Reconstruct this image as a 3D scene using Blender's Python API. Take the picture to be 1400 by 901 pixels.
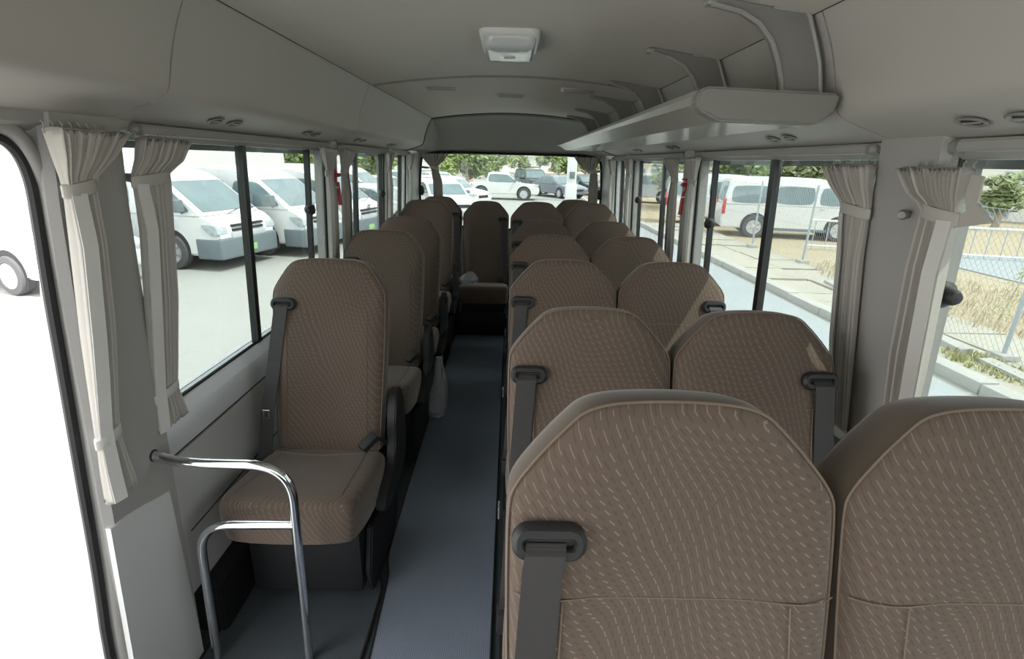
import bpy, bmesh, math, random
from mathutils import Vector, Matrix
for o in list(bpy.data.objects): bpy.data.objects.remove(o)
SC = bpy.context.scene; COL = SC.collection
R = math.radians
# ------------------------------------------------------------------ camera
TH = math.atan(229.5/700); RO = 0.026; YW = math.atan(7.0/700*math.cos(TH))
fw = Vector((math.sin(YW)*math.cos(TH), math.cos(YW)*math.cos(TH), -math.sin(TH)))
r0 = Vector((math.cos(YW), -math.sin(YW), 0)); u0 = r0.cross(fw)
rt = r0*math.cos(RO)+u0*math.sin(RO); up = -r0*math.sin(RO)+u0*math.cos(RO)
cd = bpy.data.cameras.new('camera'); cam = bpy.data.objects.new('camera', cd); COL.objects.link(cam)
cam.matrix_world = Matrix(((rt.x, up.x, -fw.x, 0), (rt.y, up.y, -fw.y, 0), (rt.z, up.z, -fw.z, 1.5), (0, 0, 0, 1)))
cd.sensor_width = 36; cd.lens = 18; cd.clip_start = .02; cd.clip_end = 400
SC.camera = cam
# ------------------------------------------------------------------ world, sun, exposure
SC.view_settings.view_transform = 'Standard'; SC.view_settings.look = 'None'
SC.view_settings.gamma = 1; SC.view_settings.use_curve_mapping = False
SC.view_settings.exposure = 2.27
w = bpy.data.worlds.new('sky'); SC.world = w; w.use_nodes = True
bg = w.node_tree.nodes['Background']; bg.inputs[0].default_value = (.96, .965, .985, 1); bg.inputs[1].default_value = 1.0
sd = bpy.data.lights.new('sun', 'SUN'); sd.energy = 1.7; sd.angle = R(.6); sd.color = (1, .95, .87)
sun = bpy.data.objects.new('sun', sd); COL.objects.link(sun); sun.location = (4, -4, 12)
sun.rotation_euler = Vector((1, -.5, 1.66)).to_track_quat('Z', 'Y').to_euler()

# ------------------------------------------------------------------ helpers
class MB:
    def __init__(s): s.v = []; s.f = []
    def add(s, vs, fs):
        n = len(s.v); s.v += [tuple(a) for a in vs]; s.f += [tuple(i+n for i in q) for q in fs]; return s
    def box(s, x0, x1, y0, y1, z0, z1, M=None):
        vs = [Vector((x, y, z)) for z in (z0, z1) for y in (y0, y1) for x in (x0, x1)]
        if M: vs = [M @ q for q in vs]
        return s.add(vs, [(0, 2, 3, 1), (4, 5, 7, 6), (0, 1, 5, 4), (2, 6, 7, 3), (0, 4, 6, 2), (1, 3, 7, 5)])
    def rbox(s, x0, x1, y0, y1, z0, z1, r=.01, seg=2, M=None):
        bm = bmesh.new(); bmesh.ops.create_cube(bm, size=1)
        for q in bm.verts: q.co = Vector(((x0+x1)/2+q.co.x*(x1-x0), (y0+y1)/2+q.co.y*(y1-y0), (z0+z1)/2+q.co.z*(z1-z0)))
        bmesh.ops.bevel(bm, geom=bm.edges[:], offset=r, segments=seg, affect='EDGES', profile=.6)
        bm.verts.index_update()
        vs = [(M @ q.co) if M else q.co.copy() for q in bm.verts]; fs = [[a.index for a in f.verts] for f in bm.faces]
        bm.free(); return s.add(vs, fs)
    def prism(s, poly, fn, d0, d1, bev=0, seg=2):
        """poly: 2D points, fn(a, b, d) -> 3D"""
        n = len(poly)
        vs = [Vector(fn(a, b, d0)) for a, b in poly]+[Vector(fn(a, b, d1)) for a, b in poly]
        fs = [tuple(range(n))[::-1], tuple(range(n, 2*n))]+[(i, (i+1) % n, (i+1) % n+n, i+n) for i in range(n)]
        if bev:
            bm = bmesh.new(); bv = [bm.verts.new(q) for q in vs]
            for f in fs: bm.faces.new([bv[i] for i in f])
            bmesh.ops.recalc_face_normals(bm, faces=bm.faces[:])
            es = [e for e in bm.edges if e.calc_face_angle(0) > R(14)]
            bmesh.ops.bevel(bm, geom=es, offset=bev, segments=seg, affect='EDGES', clamp_overlap=True)
            bm.verts.index_update(); vs = [q.co.copy() for q in bm.verts]; fs = [[a.index for a in f.verts] for f in bm.faces]; bm.free()
        return s.add(vs, fs)
    def tube(s, pts, r, n=8, cap=True, closed=False, flat=1.0, upv=None):
        pts = [Vector(p) for p in pts]; m = len(pts); rings = []
        pr = None
        for i, p in enumerate(pts):
            if closed: t = pts[(i+1) % m]-pts[i-1]
            else: t = pts[min(i+1, m-1)]-pts[max(i-1, 0)]
            t.normalize()
            if pr is None:
                a = Vector(upv) if upv else (Vector((0, 0, 1)) if abs(t.z) < .9 else Vector((0, 1, 0)))
            else: a = pr
            a = (a-t*a.dot(t)).normalized(); pr = a; b = t.cross(a)
            ri = r[i] if isinstance(r, (list, tuple)) else r
            rings.append([p+a*math.cos(2*math.pi*k/n)*ri+b*math.sin(2*math.pi*k/n)*ri*flat for k in range(n)])
        vs = [q for g in rings for q in g]; fs = []
        for i in range(m if closed else m-1):
            j = (i+1) % m
            fs += [(i*n+k, i*n+(k+1) % n, j*n+(k+1) % n, j*n+k) for k in range(n)]
        if cap and not closed: fs += [tuple(range(n))[::-1], tuple((m-1)*n+k for k in range(n))]
        return s.add(vs, fs)
    def loft(s, rings, cap0=True, cap1=True, closed=True):
        n = len(rings[0]); vs = [q for g in rings for q in g]; fs = []
        for i in range(len(rings)-1):
            fs += [(i*n+k, i*n+(k+1) % n, (i+1)*n+(k+1) % n, (i+1)*n+k) for k in range(n if closed else n-1)]
        if cap0: fs.append(tuple(range(n))[::-1])
        if cap1: fs.append(tuple((len(rings)-1)*n+k for k in range(n)))
        return s.add(vs, fs)
    def lathe(s, prof, n, fn):
        """prof: (radius, axial); fn(x, y, axial) -> 3D"""
        return s.loft([[fn(r_*math.cos(2*math.pi*k/n), r_*math.sin(2*math.pi*k/n), a) for k in range(n)] for r_, a in prof])
    def cyl(s, a, b, r, n=12): return s.tube([a, b], r, n)

CACHE = {}
def obj(name, mb, mat, parent=None, loc=None, smooth=40, mod=None):
    me = bpy.data.meshes.new(name); me.from_pydata([tuple(q) for q in mb.v], [], mb.f); me.update()
    bm = bmesh.new(); bm.from_mesh(me); bmesh.ops.recalc_face_normals(bm, faces=bm.faces[:]); bm.to_mesh(me); bm.free()
    me.materials.append(mat)
    if smooth:
        me.polygons.foreach_set('use_smooth', [True]*len(me.polygons)); me.set_sharp_from_angle(angle=R(smooth))
    o = bpy.data.objects.new(name, me); COL.objects.link(o)
    if parent: o.parent = parent
    if loc: o.location = loc
    return o
def tag(o, label=None, cat=None, group=None, kind=None):
    for k, q in (('label', label), ('category', cat), ('group', group), ('kind', kind)):
        if q: o[k] = q
    return o
def thing(name, label, cat, loc=(0, 0, 0), rz=0, group=None, kind=None):
    o = bpy.data.objects.new(name, None); COL.objects.link(o); o.location = loc; o.rotation_euler = (0, 0, rz)
    o.empty_display_size = .1
    return tag(o, label, cat, group, kind)
def struct(name, mb, mat, smooth=40, parent=None):
    o = obj(name, mb, mat, parent, smooth=smooth)
    if not parent: o['kind'] = 'structure'
    return o
def copy_tree(o, parent=None):
    c = o.copy(); COL.objects.link(c); c.parent = parent
    for ch in list(o.children): copy_tree(ch, c)
    return c
def chaikin(p, it=2, closed=True):
    for _ in range(it):
        q = []; n = len(p)
        if not closed: q.append(p[0])
        for i in range(n if closed else n-1):
            a = Vector(p[i]); b = Vector(p[(i+1) % n]); q += [a*.75+b*.25, a*.25+b*.75]
        if not closed: q.append(p[-1])
        p = q
    return [Vector(a) for a in p]
def lerp(a, b, t): return a+(b-a)*t
def interp(tab, z):
    if z <= tab[0][0]: return tab[0][1]
    for (a, p), (b, q) in zip(tab, tab[1:]):
        if z <= b: return lerp(p, q, (z-a)/(b-a))
    return tab[-1][1]

# ------------------------------------------------------------------ materials
class NT:
    def __init__(s, name):
        s.m = bpy.data.materials.new(name); s.m.use_nodes = True; s.t = s.m.node_tree; s.b = s.t.nodes['Principled BSDF']
    def n(s, typ, **kw):
        q = s.t.nodes.new(typ)
        for k, v_ in kw.items():
            if k in q.inputs: s.put(q.inputs[k], v_)
            else: setattr(q, k, v_)
        return q
    def put(s, sock, v_):
        if isinstance(v_, bpy.types.NodeSocket): s.t.links.new(v_, sock)
        else: sock.default_value = v_
    def M(s, op, a, b=None, c=None):
        q = s.t.nodes.new('ShaderNodeMath'); q.operation = op; s.put(q.inputs[0], a)
        if b is not None: s.put(q.inputs[1], b)
        if c is not None: s.put(q.inputs[2], c)
        return q.outputs[0]
    def mix(s, f, a, b):
        q = s.t.nodes.new('ShaderNodeMix'); q.data_type = 'RGBA'; s.put(q.inputs[0], f); s.put(q.inputs[6], a); s.put(q.inputs[7], b); return q.outputs[2]
    def coord(s, which='Object'): return s.n('ShaderNodeTexCoord').outputs[which]
    def noise(s, vec, scale, detail=3, rough=.55, col=False):
        q = s.n('ShaderNodeTexNoise'); s.put(q.inputs['Vector'], vec); q.inputs['Scale'].default_value = scale
        q.inputs['Detail'].default_value = detail; q.inputs['Roughness'].default_value = rough
        return q.outputs[1 if col else 0]
    def scale(s, vec, sc):
        q = s.n('ShaderNodeMapping'); s.put(q.inputs[0], vec); q.inputs['Scale'].default_value = sc; return q.outputs[0]
    def bump(s, h, strength=.2, dist=.01):
        q = s.n('ShaderNodeBump'); s.put(q.inputs['Height'], h); q.inputs['Strength'].default_value = strength; q.inputs['Distance'].default_value = dist
        s.put(s.b.inputs['Normal'], q.outputs[0])
    def set(s, **kw):
        for k, v_ in kw.items(): s.put(s.b.inputs[k.replace('_', ' ')], v_)
def C4(c): return (c[0], c[1], c[2], 1)
def srgb(r, g, b):
    f = lambda c: (c/12.92 if c <= .04045 else ((c+.055)/1.055)**2.4)
    return (f(r/255), f(g/255), f(b/255), 1)
def plain(name, c, rough=.5, var=.06, sc=6, bump=0, bsc=300, metal=0, spec=.5, coat=0):
    t = NT(name); co = t.coord(); nz = t.noise(co, sc)
    t.set(Base_Color=t.mix(nz, C4([q*(1-var) for q in c[:3]]), C4([min(1, q*(1+var)) for q in c[:3]])), Roughness=rough, Metallic=metal)
    t.b.inputs['Specular IOR Level'].default_value = spec; t.b.inputs['Coat Weight'].default_value = coat
    if bump: t.bump(t.noise(co, bsc, 2), bump, .002)
    return t.m
PAN = srgb(176, 174, 168)
m_panel = plain('panel_grey', srgb(182, 178, 172), .55, .03, 3, .12, 900)
m_head = plain('headliner_fabric', srgb(206, 200, 192), .9, .04, 4, .35, 1400, spec=.2)
m_wall = plain('wall_grey', srgb(186, 186, 184), .5, .03, 3, .1, 900)
m_sill = plain('sill_grey', srgb(206, 209, 211), .45, .03, 3)
m_pillar = plain('pillar_grey', srgb(160, 158, 154), .5, .03, 3, .1, 900)
m_light_pl = plain('light_grey_plastic', srgb(204, 205, 203), .45, .03, 3)
m_rack = plain('rack_plastic', srgb(158, 155, 149), .26, .02, 3, coat=.1)
m_rackend = plain('rack_end_plastic', srgb(134, 132, 126), .5, .02, 3)
m_bracket = plain('bracket_grey', srgb(138, 136, 132), .4, .04, 8)
m_rim = plain('bracket_rim', srgb(160, 158, 154), .3, .02, 8)
m_seam = plain('seam_dark', srgb(45, 44, 42), .8, .1, 9)
m_black = plain('black_plastic', srgb(38, 38, 38), .55, .1, 20, .1, 700)
m_rubber = plain('black_rubber', srgb(30, 29, 30), .55, .1, 12)
m_frame = plain('window_frame_black', srgb(36, 38, 39), .35, .08, 10, metal=.2)
m_dark = plain('dark_base', srgb(17, 18, 20), .7, .12, 14)
m_floor = plain('floor_vinyl', srgb(62, 68, 72), .5, .14, 7, .25, 260)
m_hatch = plain('floor_hatch', srgb(72, 78, 82), .45, .12, 9, .4, 420)
m_curt = plain('curtain_cloth', srgb(182, 178, 170), .85, .05, 8, .3, 700, spec=.2)
m_curt2 = plain('curtain_lining', srgb(204, 202, 197), .8, .05, 10, .3, 500, spec=.2)
m_red = plain('red_plastic', srgb(176, 24, 42), .35, .06, 20)
m_whitepl = plain('white_plastic', srgb(225, 224, 220), .3, .02, 8)
m_steel = plain('latch_steel', srgb(190, 190, 188), .25, .05, 30, metal=.9)
m_belt = None
def chrome():
    t = NT('chrome'); t.set(Base_Color=srgb(225, 226, 230), Metallic=1.0); nz = t.noise(t.coord(), 30)
    t.set(Roughness=t.M('MULTIPLY_ADD', nz, .06, .05)); return t.m
m_chrome = chrome()
def belt():
    t = NT('belt_webbing'); co = t.coord(); x = t.n('ShaderNodeSeparateXYZ'); t.put(x.inputs[0], co)
    wv = t.M('SINE', t.M('MULTIPLY', x.outputs[2], 2600.)); r_ = t.M('MULTIPLY_ADD', wv, .5, .5)
    t.set(Base_Color=t.mix(r_, srgb(56, 54, 53), srgb(64, 62, 61)), Roughness=.55); t.bump(r_, .2, .0008); return t.m
m_belt = belt()
def glass(name, tint, refl=.05):
    t = NT(name); t.t.nodes.remove(t.b)
    tr = t.n('ShaderNodeBsdfTransparent'); tr.inputs[0].default_value = C4(tint)
    gl = t.n('ShaderNodeBsdfGlossy'); gl.inputs['Roughness'].default_value = .02; gl.inputs['Color'].default_value = (1, 1, 1, 1)
    mx = t.n('ShaderNodeMixShader'); fr = t.n('ShaderNodeLayerWeight'); fr.inputs[0].default_value = .5
    t.put(mx.inputs[0], t.M('MULTIPLY_ADD', t.M('POWER', fr.outputs['Facing'], 4.5), .35, .02))
    t.t.links.new(tr.outputs[0], mx.inputs[1]); t.t.links.new(gl.outputs[0], mx.inputs[2])
    t.t.links.new(mx.outputs[0], t.t.nodes['Material Output'].inputs[0]); return t.m
m_clear = glass('clear_windscreen', (.62, .64, .64))
m_glass = glass('window_glass', (.565, .60, .59))
def fabric(name, base, light, dark, pat=True):
    t = NT(name); co = t.coord(); oi = t.n('ShaderNodeObjectInfo')
    sp = t.n('ShaderNodeSeparateXYZ'); t.put(sp.inputs[0], co); X, Y, Z = sp.outputs
    v_ = t.M('SUBTRACT', Z, t.M('MULTIPLY', Y, .9))
    off = t.M('MULTIPLY', oi.outputs['Random'], 3.); jit = t.M('MULTIPLY_ADD', t.noise(co, 14, 1), .012, -.006)
    u = t.M('ADD', X, off)
    big = t.noise(t.n('ShaderNodeCombineXYZ', X=u, Y=v_, Z=0.).outputs[0], 5.5, 1)
    fine = t.noise(co, 900, 2)
    if pat:
        wv = t.M('SINE', t.M('ADD', t.M('MULTIPLY', u, 22.), t.M('MULTIPLY', big, 9.)))
        vw = t.M('ADD', t.M('ADD', v_, jit), t.M('MULTIPLY', wv, .013))
        uw = t.M('ADD', u, t.M('MULTIPLY', t.M('SINE', t.M('MULTIPLY', v_, 17.)), .01))
        def dashes(a, b, du, dv, th, wd, ln):
            fv = t.M('DIVIDE', t.M('ADD', vw, dv), b); rw = t.M('FLOOR', fv)
            fu = t.M('ADD', t.M('DIVIDE', t.M('ADD', uw, du), a), t.M('MULTIPLY', rw, .37))
            lx = t.M('MULTIPLY', t.M('SUBTRACT', t.M('FRACT', fu), .5), a)
            lz = t.M('MULTIPLY', t.M('SUBTRACT', t.M('FRACT', fv), .5), b)
            ang = t.M('MULTIPLY_ADD', wv, .28, th)
            c_ = t.M('COSINE', ang); s_ = t.M('SINE', ang)
            al = t.M('ABSOLUTE', t.M('ADD', t.M('MULTIPLY', lx, c_), t.M('MULTIPLY', lz, s_)))
            pe = t.M('ABSOLUTE', t.M('SUBTRACT', t.M('MULTIPLY', lz, c_), t.M('MULTIPLY', lx, s_)))
            return t.M('MULTIPLY', t.M('LESS_THAN', pe, wd), t.M('LESS_THAN', al, ln))
        d1 = dashes(.0165, .0100, 0., 0., -.85, .00055, .0042)
        d2 = dashes(.0165, .0100, .007, .003, -.85, .0011, .0042)
        col = t.mix(t.M('MULTIPLY', d2, .36), t.mix(big, C4([q*.88 for q in base[:3]]), C4([q*1.12 for q in base[:3]])), dark)
        col = t.mix(t.M('MULTIPLY', d1, .48), col, light)
    else: col = t.mix(big, C4([q*.9 for q in base[:3]]), C4([q*1.1 for q in base[:3]]))
    col = t.mix(t.M('MULTIPLY', fine, .25), col, C4([q*.6 for q in base[:3]]))
    t.set(Base_Color=col, Roughness=.95); t.b.inputs['Specular IOR Level'].default_value = .15
    t.b.inputs['Sheen Weight'].default_value = .35; t.b.inputs['Sheen Roughness'].default_value = .4
    t.bump(fine, .3, .001); return t.m
m_fab = fabric('seat_fabric', srgb(107, 94, 84), srgb(170, 153, 135), srgb(75, 64, 57))
m_fabp = fabric('seat_side_fabric', srgb(100, 90, 79), srgb(150, 130, 110), srgb(80, 68, 58), False)
m_pipe = plain('piping', srgb(124, 109, 94), .8, .05, 40)
def carpet():
    t = NT('aisle_carpet'); co = t.coord(); sp = t.n('ShaderNodeSeparateXYZ'); t.put(sp.inputs[0], co)
    rib = t.M('MULTIPLY_ADD', t.M('SINE', t.M('MULTIPLY', sp.outputs[0], 900.)), .5, .5)
    blot = t.noise(co, 3.5, 4); fine = t.noise(co, 600, 2)
    c = t.mix(blot, srgb(100, 109, 122), srgb(126, 136, 150)); c = t.mix(t.M('MULTIPLY', rib, .25), c, srgb(90, 98, 110))
    c = t.mix(t.M('MULTIPLY', fine, .4), c, srgb(150, 158, 168))
    t.set(Base_Color=c, Roughness=.95); t.b.inputs['Specular IOR Level'].default_value = .15; t.bump(t.M('ADD', rib, fine), .4, .002); return t.m
m_carpet = carpet()
def plastic_bag():
    t = NT('clear_plastic'); t.set(Base_Color=(.8, .84, .86, 1), Roughness=.22, Alpha=.3); t.bump(t.noise(t.coord(), 40, 4), .8, .01); return t.m
m_bag = plastic_bag()
# outside
m_paint = plain('white_paint', srgb(222, 223, 222), .3, .02, 1.5, coat=.4)
m_paint2 = plain('silver_paint', srgb(190, 194, 200), .3, .02, 1.5, coat=.4)
m_paintb = plain('blue_paint', srgb(122, 128, 140), .3, .03, 1.5, coat=.4)
m_paintd = plain('dark_paint', srgb(70, 74, 78), .3, .03, 1.5, coat=.4)
m_yellow = plain('yellow_paint', srgb(214, 178, 88), .35, .03, 1.5, coat=.4)
m_vglass = plain('vehicle_glass', srgb(112, 130, 134), .08, .35, 2.2, spec=.7)
m_grey = plain('grey_bumper', srgb(112, 122, 128), .5, .05, 5)
m_tyre = plain('tyre', srgb(84, 85, 86), .85, .08, 12, .5, 60)
m_rimw = plain('wheel_rim', srgb(206, 208, 210), .3, .05, 8, metal=.4)
m_arch = plain('wheel_arch_dark', srgb(50, 52, 54), .8, .08, 12)
m_lamp = plain('head_lamp', srgb(170, 180, 182), .12, .45, 12, coat=.5)
m_tail = plain('tail_lamp', srgb(196, 70, 66), .2, .15, 12, coat=.5)
m_plate = plain('green_plate', srgb(150, 196, 130), .5, .05, 12)
m_mark = plain('emblem_metal', srgb(150, 152, 154), .2, .05, 12, metal=.8)
m_pole = plain('galvanised_steel', srgb(178, 186, 194), .45, .08, 12, metal=.3)
m_post = plain('white_post', srgb(226, 228, 228), .6, .04, 2)
m_build = plain('white_render', srgb(228, 226, 220), .9, .05, .6, .2, 6)
m_bwin = plain('building_glass', srgb(136, 150, 162), .2, .2, 1)
m_sign = plain('red_lettering', srgb(196, 84, 74), .5, .05, 3)
m_bark = plain('bark', srgb(168, 158, 142), .9, .15, 8, .6, 20)
def ground(name, c1, c2, sc, dirt, rough=.95):
    t = NT(name); co = t.coord(); a = t.noise(co, sc, 6, .6); b = t.noise(co, sc*14, 4, .7); c = t.noise(co, sc*.2, 2)
    col = t.mix(a, c1, c2); col = t.mix(t.M('MULTIPLY', t.M('GREATER_THAN', b, .62), .35), col, dirt); col = t.mix(t.M('MULTIPLY', c, .3), col, c2)
    t.set(Base_Color=col, Roughness=rough); t.bump(b, .4, .03); return t.m
m_lot = ground('lot_concrete', srgb(156, 157, 153), srgb(169, 169, 164), .5, srgb(143, 142, 137))
m_road = ground('road_asphalt', srgb(150, 156, 159), srgb(164, 170, 172), .6, srgb(138, 144, 146))
m_kerb = ground('kerb_concrete', srgb(166, 167, 163), srgb(182, 182, 176), 1.5, srgb(144, 142, 134))
m_slab = ground('pavement_slab', srgb(166, 162, 150), srgb(182, 178, 166), 1.2, srgb(140, 132, 116))
m_sand = ground('dry_ground', srgb(164, 150, 124), srgb(182, 169, 144), 1.1, srgb(134, 114, 84))
def leaf(name, a, b):
    t = NT(name); oi = t.noise(t.coord(), 2.2, 2); t.set(Base_Color=t.mix(oi, a, b), Roughness=.6)
    return t.m
m_leaf = leaf('leaf_green', srgb(104, 122, 72), srgb(164, 180, 112)); m_leaf2 = leaf('leaf_olive', srgb(112, 124, 84), srgb(158, 168, 118))
m_weed = leaf('weed_green', srgb(140, 146, 92), srgb(178, 176, 128)); m_straw = leaf('dry_straw', srgb(176, 164, 136), srgb(196, 184, 158))

# ================================================================== the bus body
YF, YR = -1.6, 5.22
def xw(z): return interp([(0, 1.0), (.79, 1.0), (1.53, .965), (2, .94)], z)
# floor
struct('floor', MB().box(-1.0, 1.0, YF, YR+.05, -.05, 0), m_floor)
pl = [(-.03, -.6), (-.03, 4.36), (-.47, 4.36), (-.458, 2.0), (-.452, 1.68), (-.447, 1.62), (-.437, 1.585), (-.427, 1.55), (-.424, 1.50), (-.41, 1.2), (-.41, -.6)]
car = tag(obj('aisle_carpet', MB().prism(pl, lambda a, b, d: (a, b, d), .001, .009), m_carpet), 'dark blue-grey ribbed carpet runner along the aisle floor', 'carpet')
ep = [Vector((a, b, .010)) for a, b in pl]
obj('binding', MB().tube(ep, .004, 6, closed=True), m_black, car)
hp = chaikin([(-.90, .75), (-.445, .75), (-.432, 1.35), (-.44, 1.555), (-.56, 1.565), (-.60, 1.60), (-.69, 1.60), (-.72, 1.565), (-.93, 1.565), (-.93, .75)], 2)
struct('trim_1', MB().prism([(a.x, a.y) for a in hp], lambda a, b, d: (a, b, d), .0005, .006), m_hatch)
hb = tag(obj('trim_2', MB().tube([(a.x, a.y, .006) for a in hp], .005, 6, closed=True), m_rubber), kind='structure')
struct('trim_3', MB().rbox(-.665, -.635, 1.572, 1.588, .004, .012, .003), m_black)
struct('trim_4', MB().rbox(-.99, 1.0, 4.40, YR, 0, .16, .015), m_dark)
# side walls below the windows (inner panel, sill ledge, outer skin)
def wall(s, y0, y1, name):
    o = thing(name, None, None, kind='structure')
    up_ = [(.957, .665), (.957, .71), (.966, .752), (.992, .785), (1.0, .788), (1.045, .788), (1.045, .665)]
    struct('upper_panel', MB().prism(up_, lambda a, b, d: (s*a, d, b), y0, y1, .003, 1), m_sill, parent=o)
    struct('inner_panel', MB().prism([(.955, .20), (.955, .658), (1.0, .658), (1.0, .20)], lambda a, b, d: (s*a, d, b), y0, y1), m_wall, parent=o)
    struct('seam_backing', MB().box(min(s*.962, s*1.0), max(s*.962, s*1.0), y0, y1, .655, .668), m_seam, parent=o)
    struct('heater_duct', MB().prism([(.90, 0), (.905, .17), (.955, .20), (1.0, .2), (1.0, 0)], lambda a, b, d: (s*a, d, b), max(y0, 1.30) if s < 0 and y0 > 0 else y0, y1, .006), m_dark, parent=o)
    struct('outer_skin', MB().prism([(1.03, -.45), (1.05, 0), (1.05, .79), (1.03, .79), (1.03, 0)], lambda a, b, d: (s*a, d, b), y0, y1), m_paint, parent=o)
    return o
wall(-1, 1.10, YR, 'wall_left'); wall(1, YF, YR, 'wall_right'); wall(-1, YF, -.1, 'wall_front_left')
for s in (-1, 1):   # faint lower seam line on the grey side panel
    struct('trim_%d' % (5 if s < 0 else 6), MB().tube([(s*.955, 1.3 if s < 0 else -1, .40), (s*.955, 5.0, .40)], .0022, 5), m_seam)
# pillars
def pillar(name, s, y0, y1, dep=.035, z0=.7, z1=1.59, mat=None, dy=0.0, mx=2, xm=9, dyf=None):
    rings = []
    for k in range(9):
        z = lerp(z0, z1, k/8); xo = min(xw(z)+.05, xm); xi = min(xw(z)-dep, mx); c = .012; a = y0-(dy if dyf is None else dyf)*(1-k/8); b = y1+dy*(1-k/8)*-1
        rings.append([Vector((s*p, q, z)) for p, q in ((xo, a), (xi+c*1.4, a), (xi, a+c), (xi, b-c), (xi+c*1.4, b), (xo, b))])
    return struct(name, MB().loft(rings), mat or m_pillar, 30)
pb = pillar('pillar_left', -1, 1.098, 1.315, .035, 0, dy=.075, mx=.940, xm=.985, dyf=.13)
pillar('pillar_left.001', -1, 2.78, 2.875, .042); pillar('pillar_left.002', -1, 4.08, 4.19, .042)
pillar('pillar_right', 1, 1.155, 1.37, .04, dy=.01); pillar('pillar_right.001', 1, 2.755, 2.885, .042); pillar('pillar_right.002', 1, 4.22, 4.335, .042)
# light lower cover of the door pillar
rings = []
for yy, ztop in ((1.005, .643), (1.07, .638), (1.13, .624), (1.19, .606), (1.225, .598), (1.242, .594)):
    rings.append([Vector((-q, (yy if yy > 1.01 else 1.012-.050*(1-z/.6)), z)) for q, z in ((.937 if yy < 1.24 else .95, .0), (.937 if yy < 1.24 else .95, ztop-.003), (.940, ztop), (.97 if yy > 1.01 else .950, ztop), (.97 if yy > 1.01 else .950, 0))])
struct('pillar_cover', MB().loft(rings), m_light_pl, 30)
# door opening: trim, bead, black seal, outer jamb
seal = [(.958, -.15), (.963, .28), (1.0, .55), (1.026, .84), (1.045, 1.05), (1.058, 1.21), (1.079, 1.40), (1.080, 1.45), (1.07, 1.492), (1.045, 1.518), (1.0, 1.528), (.6, 1.53), (.0, 1.53)]
sp_ = chaikin([(0, a, b) for a, b in seal], 2, False)
def sx(z): return -interp([(.7, .974), (1.5, .966)], z)
d1 = thing('door_1', None, None, kind='structure')
struct('seal', MB().tube([(sx(p.z)-.006, p.y, p.z) for p in sp_], .011, 8), m_rubber, parent=d1)
struct('bead', MB().tube([(sx(p.z)+.002, p.y+(.026 if p.z < 1.4 else .026*max(0, (1.54-p.z)/.14)), p.z+(.0 if p.z < 1.4 else .022*min(1, (p.z-1.4)/.11))) for p in sp_], .017, 10), m_pillar, parent=d1)
jr = []
for k in range(13):
    z = lerp(-.5, 1.5, k/12); x0 = .985; wd = interp([(-.5, .13), (.2, .12), (.75, .075), (1.2, .03), (1.4, .006), (1.6, .002)], z)
    yy = interp([(a[1], a[0]) for a in seal[:8]], z)
    jr.append([Vector((-(x0+wd), yy+.022, z)), Vector((-(x0-.01), yy+.002, z)), Vector((-(x0-.01), yy+.05, z)), Vector((-(x0+wd), yy+.07, z))])
struct('jamb', MB().loft(jr), m_paint2, parent=d1)
# filler between bead and pillar at the front upper corner
fl = []
for p in sp_[:30]:
    if p.z > 1.50: break
    fl.append([Vector((sx(p.z)+.012, p.y+.03, p.z)), Vector((-.942, 1.12, p.z)), Vector((-(xw(max(p.z, .2))+.03), 1.12, p.z)), Vector((-(xw(max(p.z, .2))+.03), p.y+.03, p.z))])
struct('trim_7', MB().loft(fl), m_pillar)
struct('trim_8', MB().prism([(.935, 1.55), (.96, 1.535), (1.02, 1.53), (1.02, 1.62), (.93, 1.62)], lambda a, b, d: (-a, d, b), YF, 1.36), m_pillar)
# ducts over the windows: sections with open joints and a dark backing
DP = [(.937, 1.570), (.90, 1.583), (.84, 1.603), (.800, 1.617), (.782, 1.632), (.774, 1.658), (.764, 1.70), (.742, 1.765), (.715, 1.82), (.700, 1.845)]
def duct(s, y0, y1, name):
    p = chaikin([Vector(q) for q in DP], 1, False)
    poly = [(q.x, q.y) for q in p]+[(.72, 1.9), (1.02, 1.85), (1.02, 1.57)]
    return struct(name, MB().prism(poly, lambda a, b, d: (s*a, d, b), y0, y1, 0), m_panel, 30)
ss = {-1: 1.275, 1: 1.335}
k = 9
for s in (-1, 1):
    for a, b in ((YF, ss[s]-.003), (ss[s]+.003, 2.767), (2.773, 4.80)):
        duct(s, a, b, 'trim_%d' % k); k += 1
    poly = [(q[0]+.006, q[1]+.006) for q in DP]+[(.72, 1.9), (1.03, 1.85), (1.03, 1.57)]
    struct('trim_%d' % k, MB().prism(poly, lambda a, b, d: (s*a, d, b), YF, 4.8), m_seam, 30); k += 1
    struct('trim_%d' % k, MB().tube([(s*.6985, YF, 1.8455), (s*.6985, 4.8, 1.8455)], .0035, 6), m_seam); k += 1
    ce = [(q[0]-.0, q[1]) for q in DP]
    struct('trim_%d' % k, MB().tube([(s*a, 4.802, b) for a, b in ce], .006, 6), m_seam); k += 1
    # rub strip between duct and window top
    struct('trim_%d' % k, MB().prism([(.93, 1.568), (.945, 1.545), (.962, 1.528), (1.02, 1.528), (1.02, 1.575)], lambda a, b, d: (s*a, d, b), 1.36 if s < 0 else YF, 5.0), m_pillar); k += 1
def cz(x): return 1.842+.058*(1-(x/.70)**2)
N = 24
def arcp(dz=0, x=.695): return [(lerp(-x, x, i/N), cz(lerp(-x, x, i/N))+dz) for i in range(N+1)]
struct('ceiling', MB().prism(arcp()+arcp(.02)[::-1], lambda a, b, d: (a, d, b), YF, 4.82), m_head, 30)
struct('trim_%d' % k, MB().tube([(a, 2.77, b) for a, b in arcp(0, .69)], .009, 8, flat=.5), m_bracket); k += 1
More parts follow.
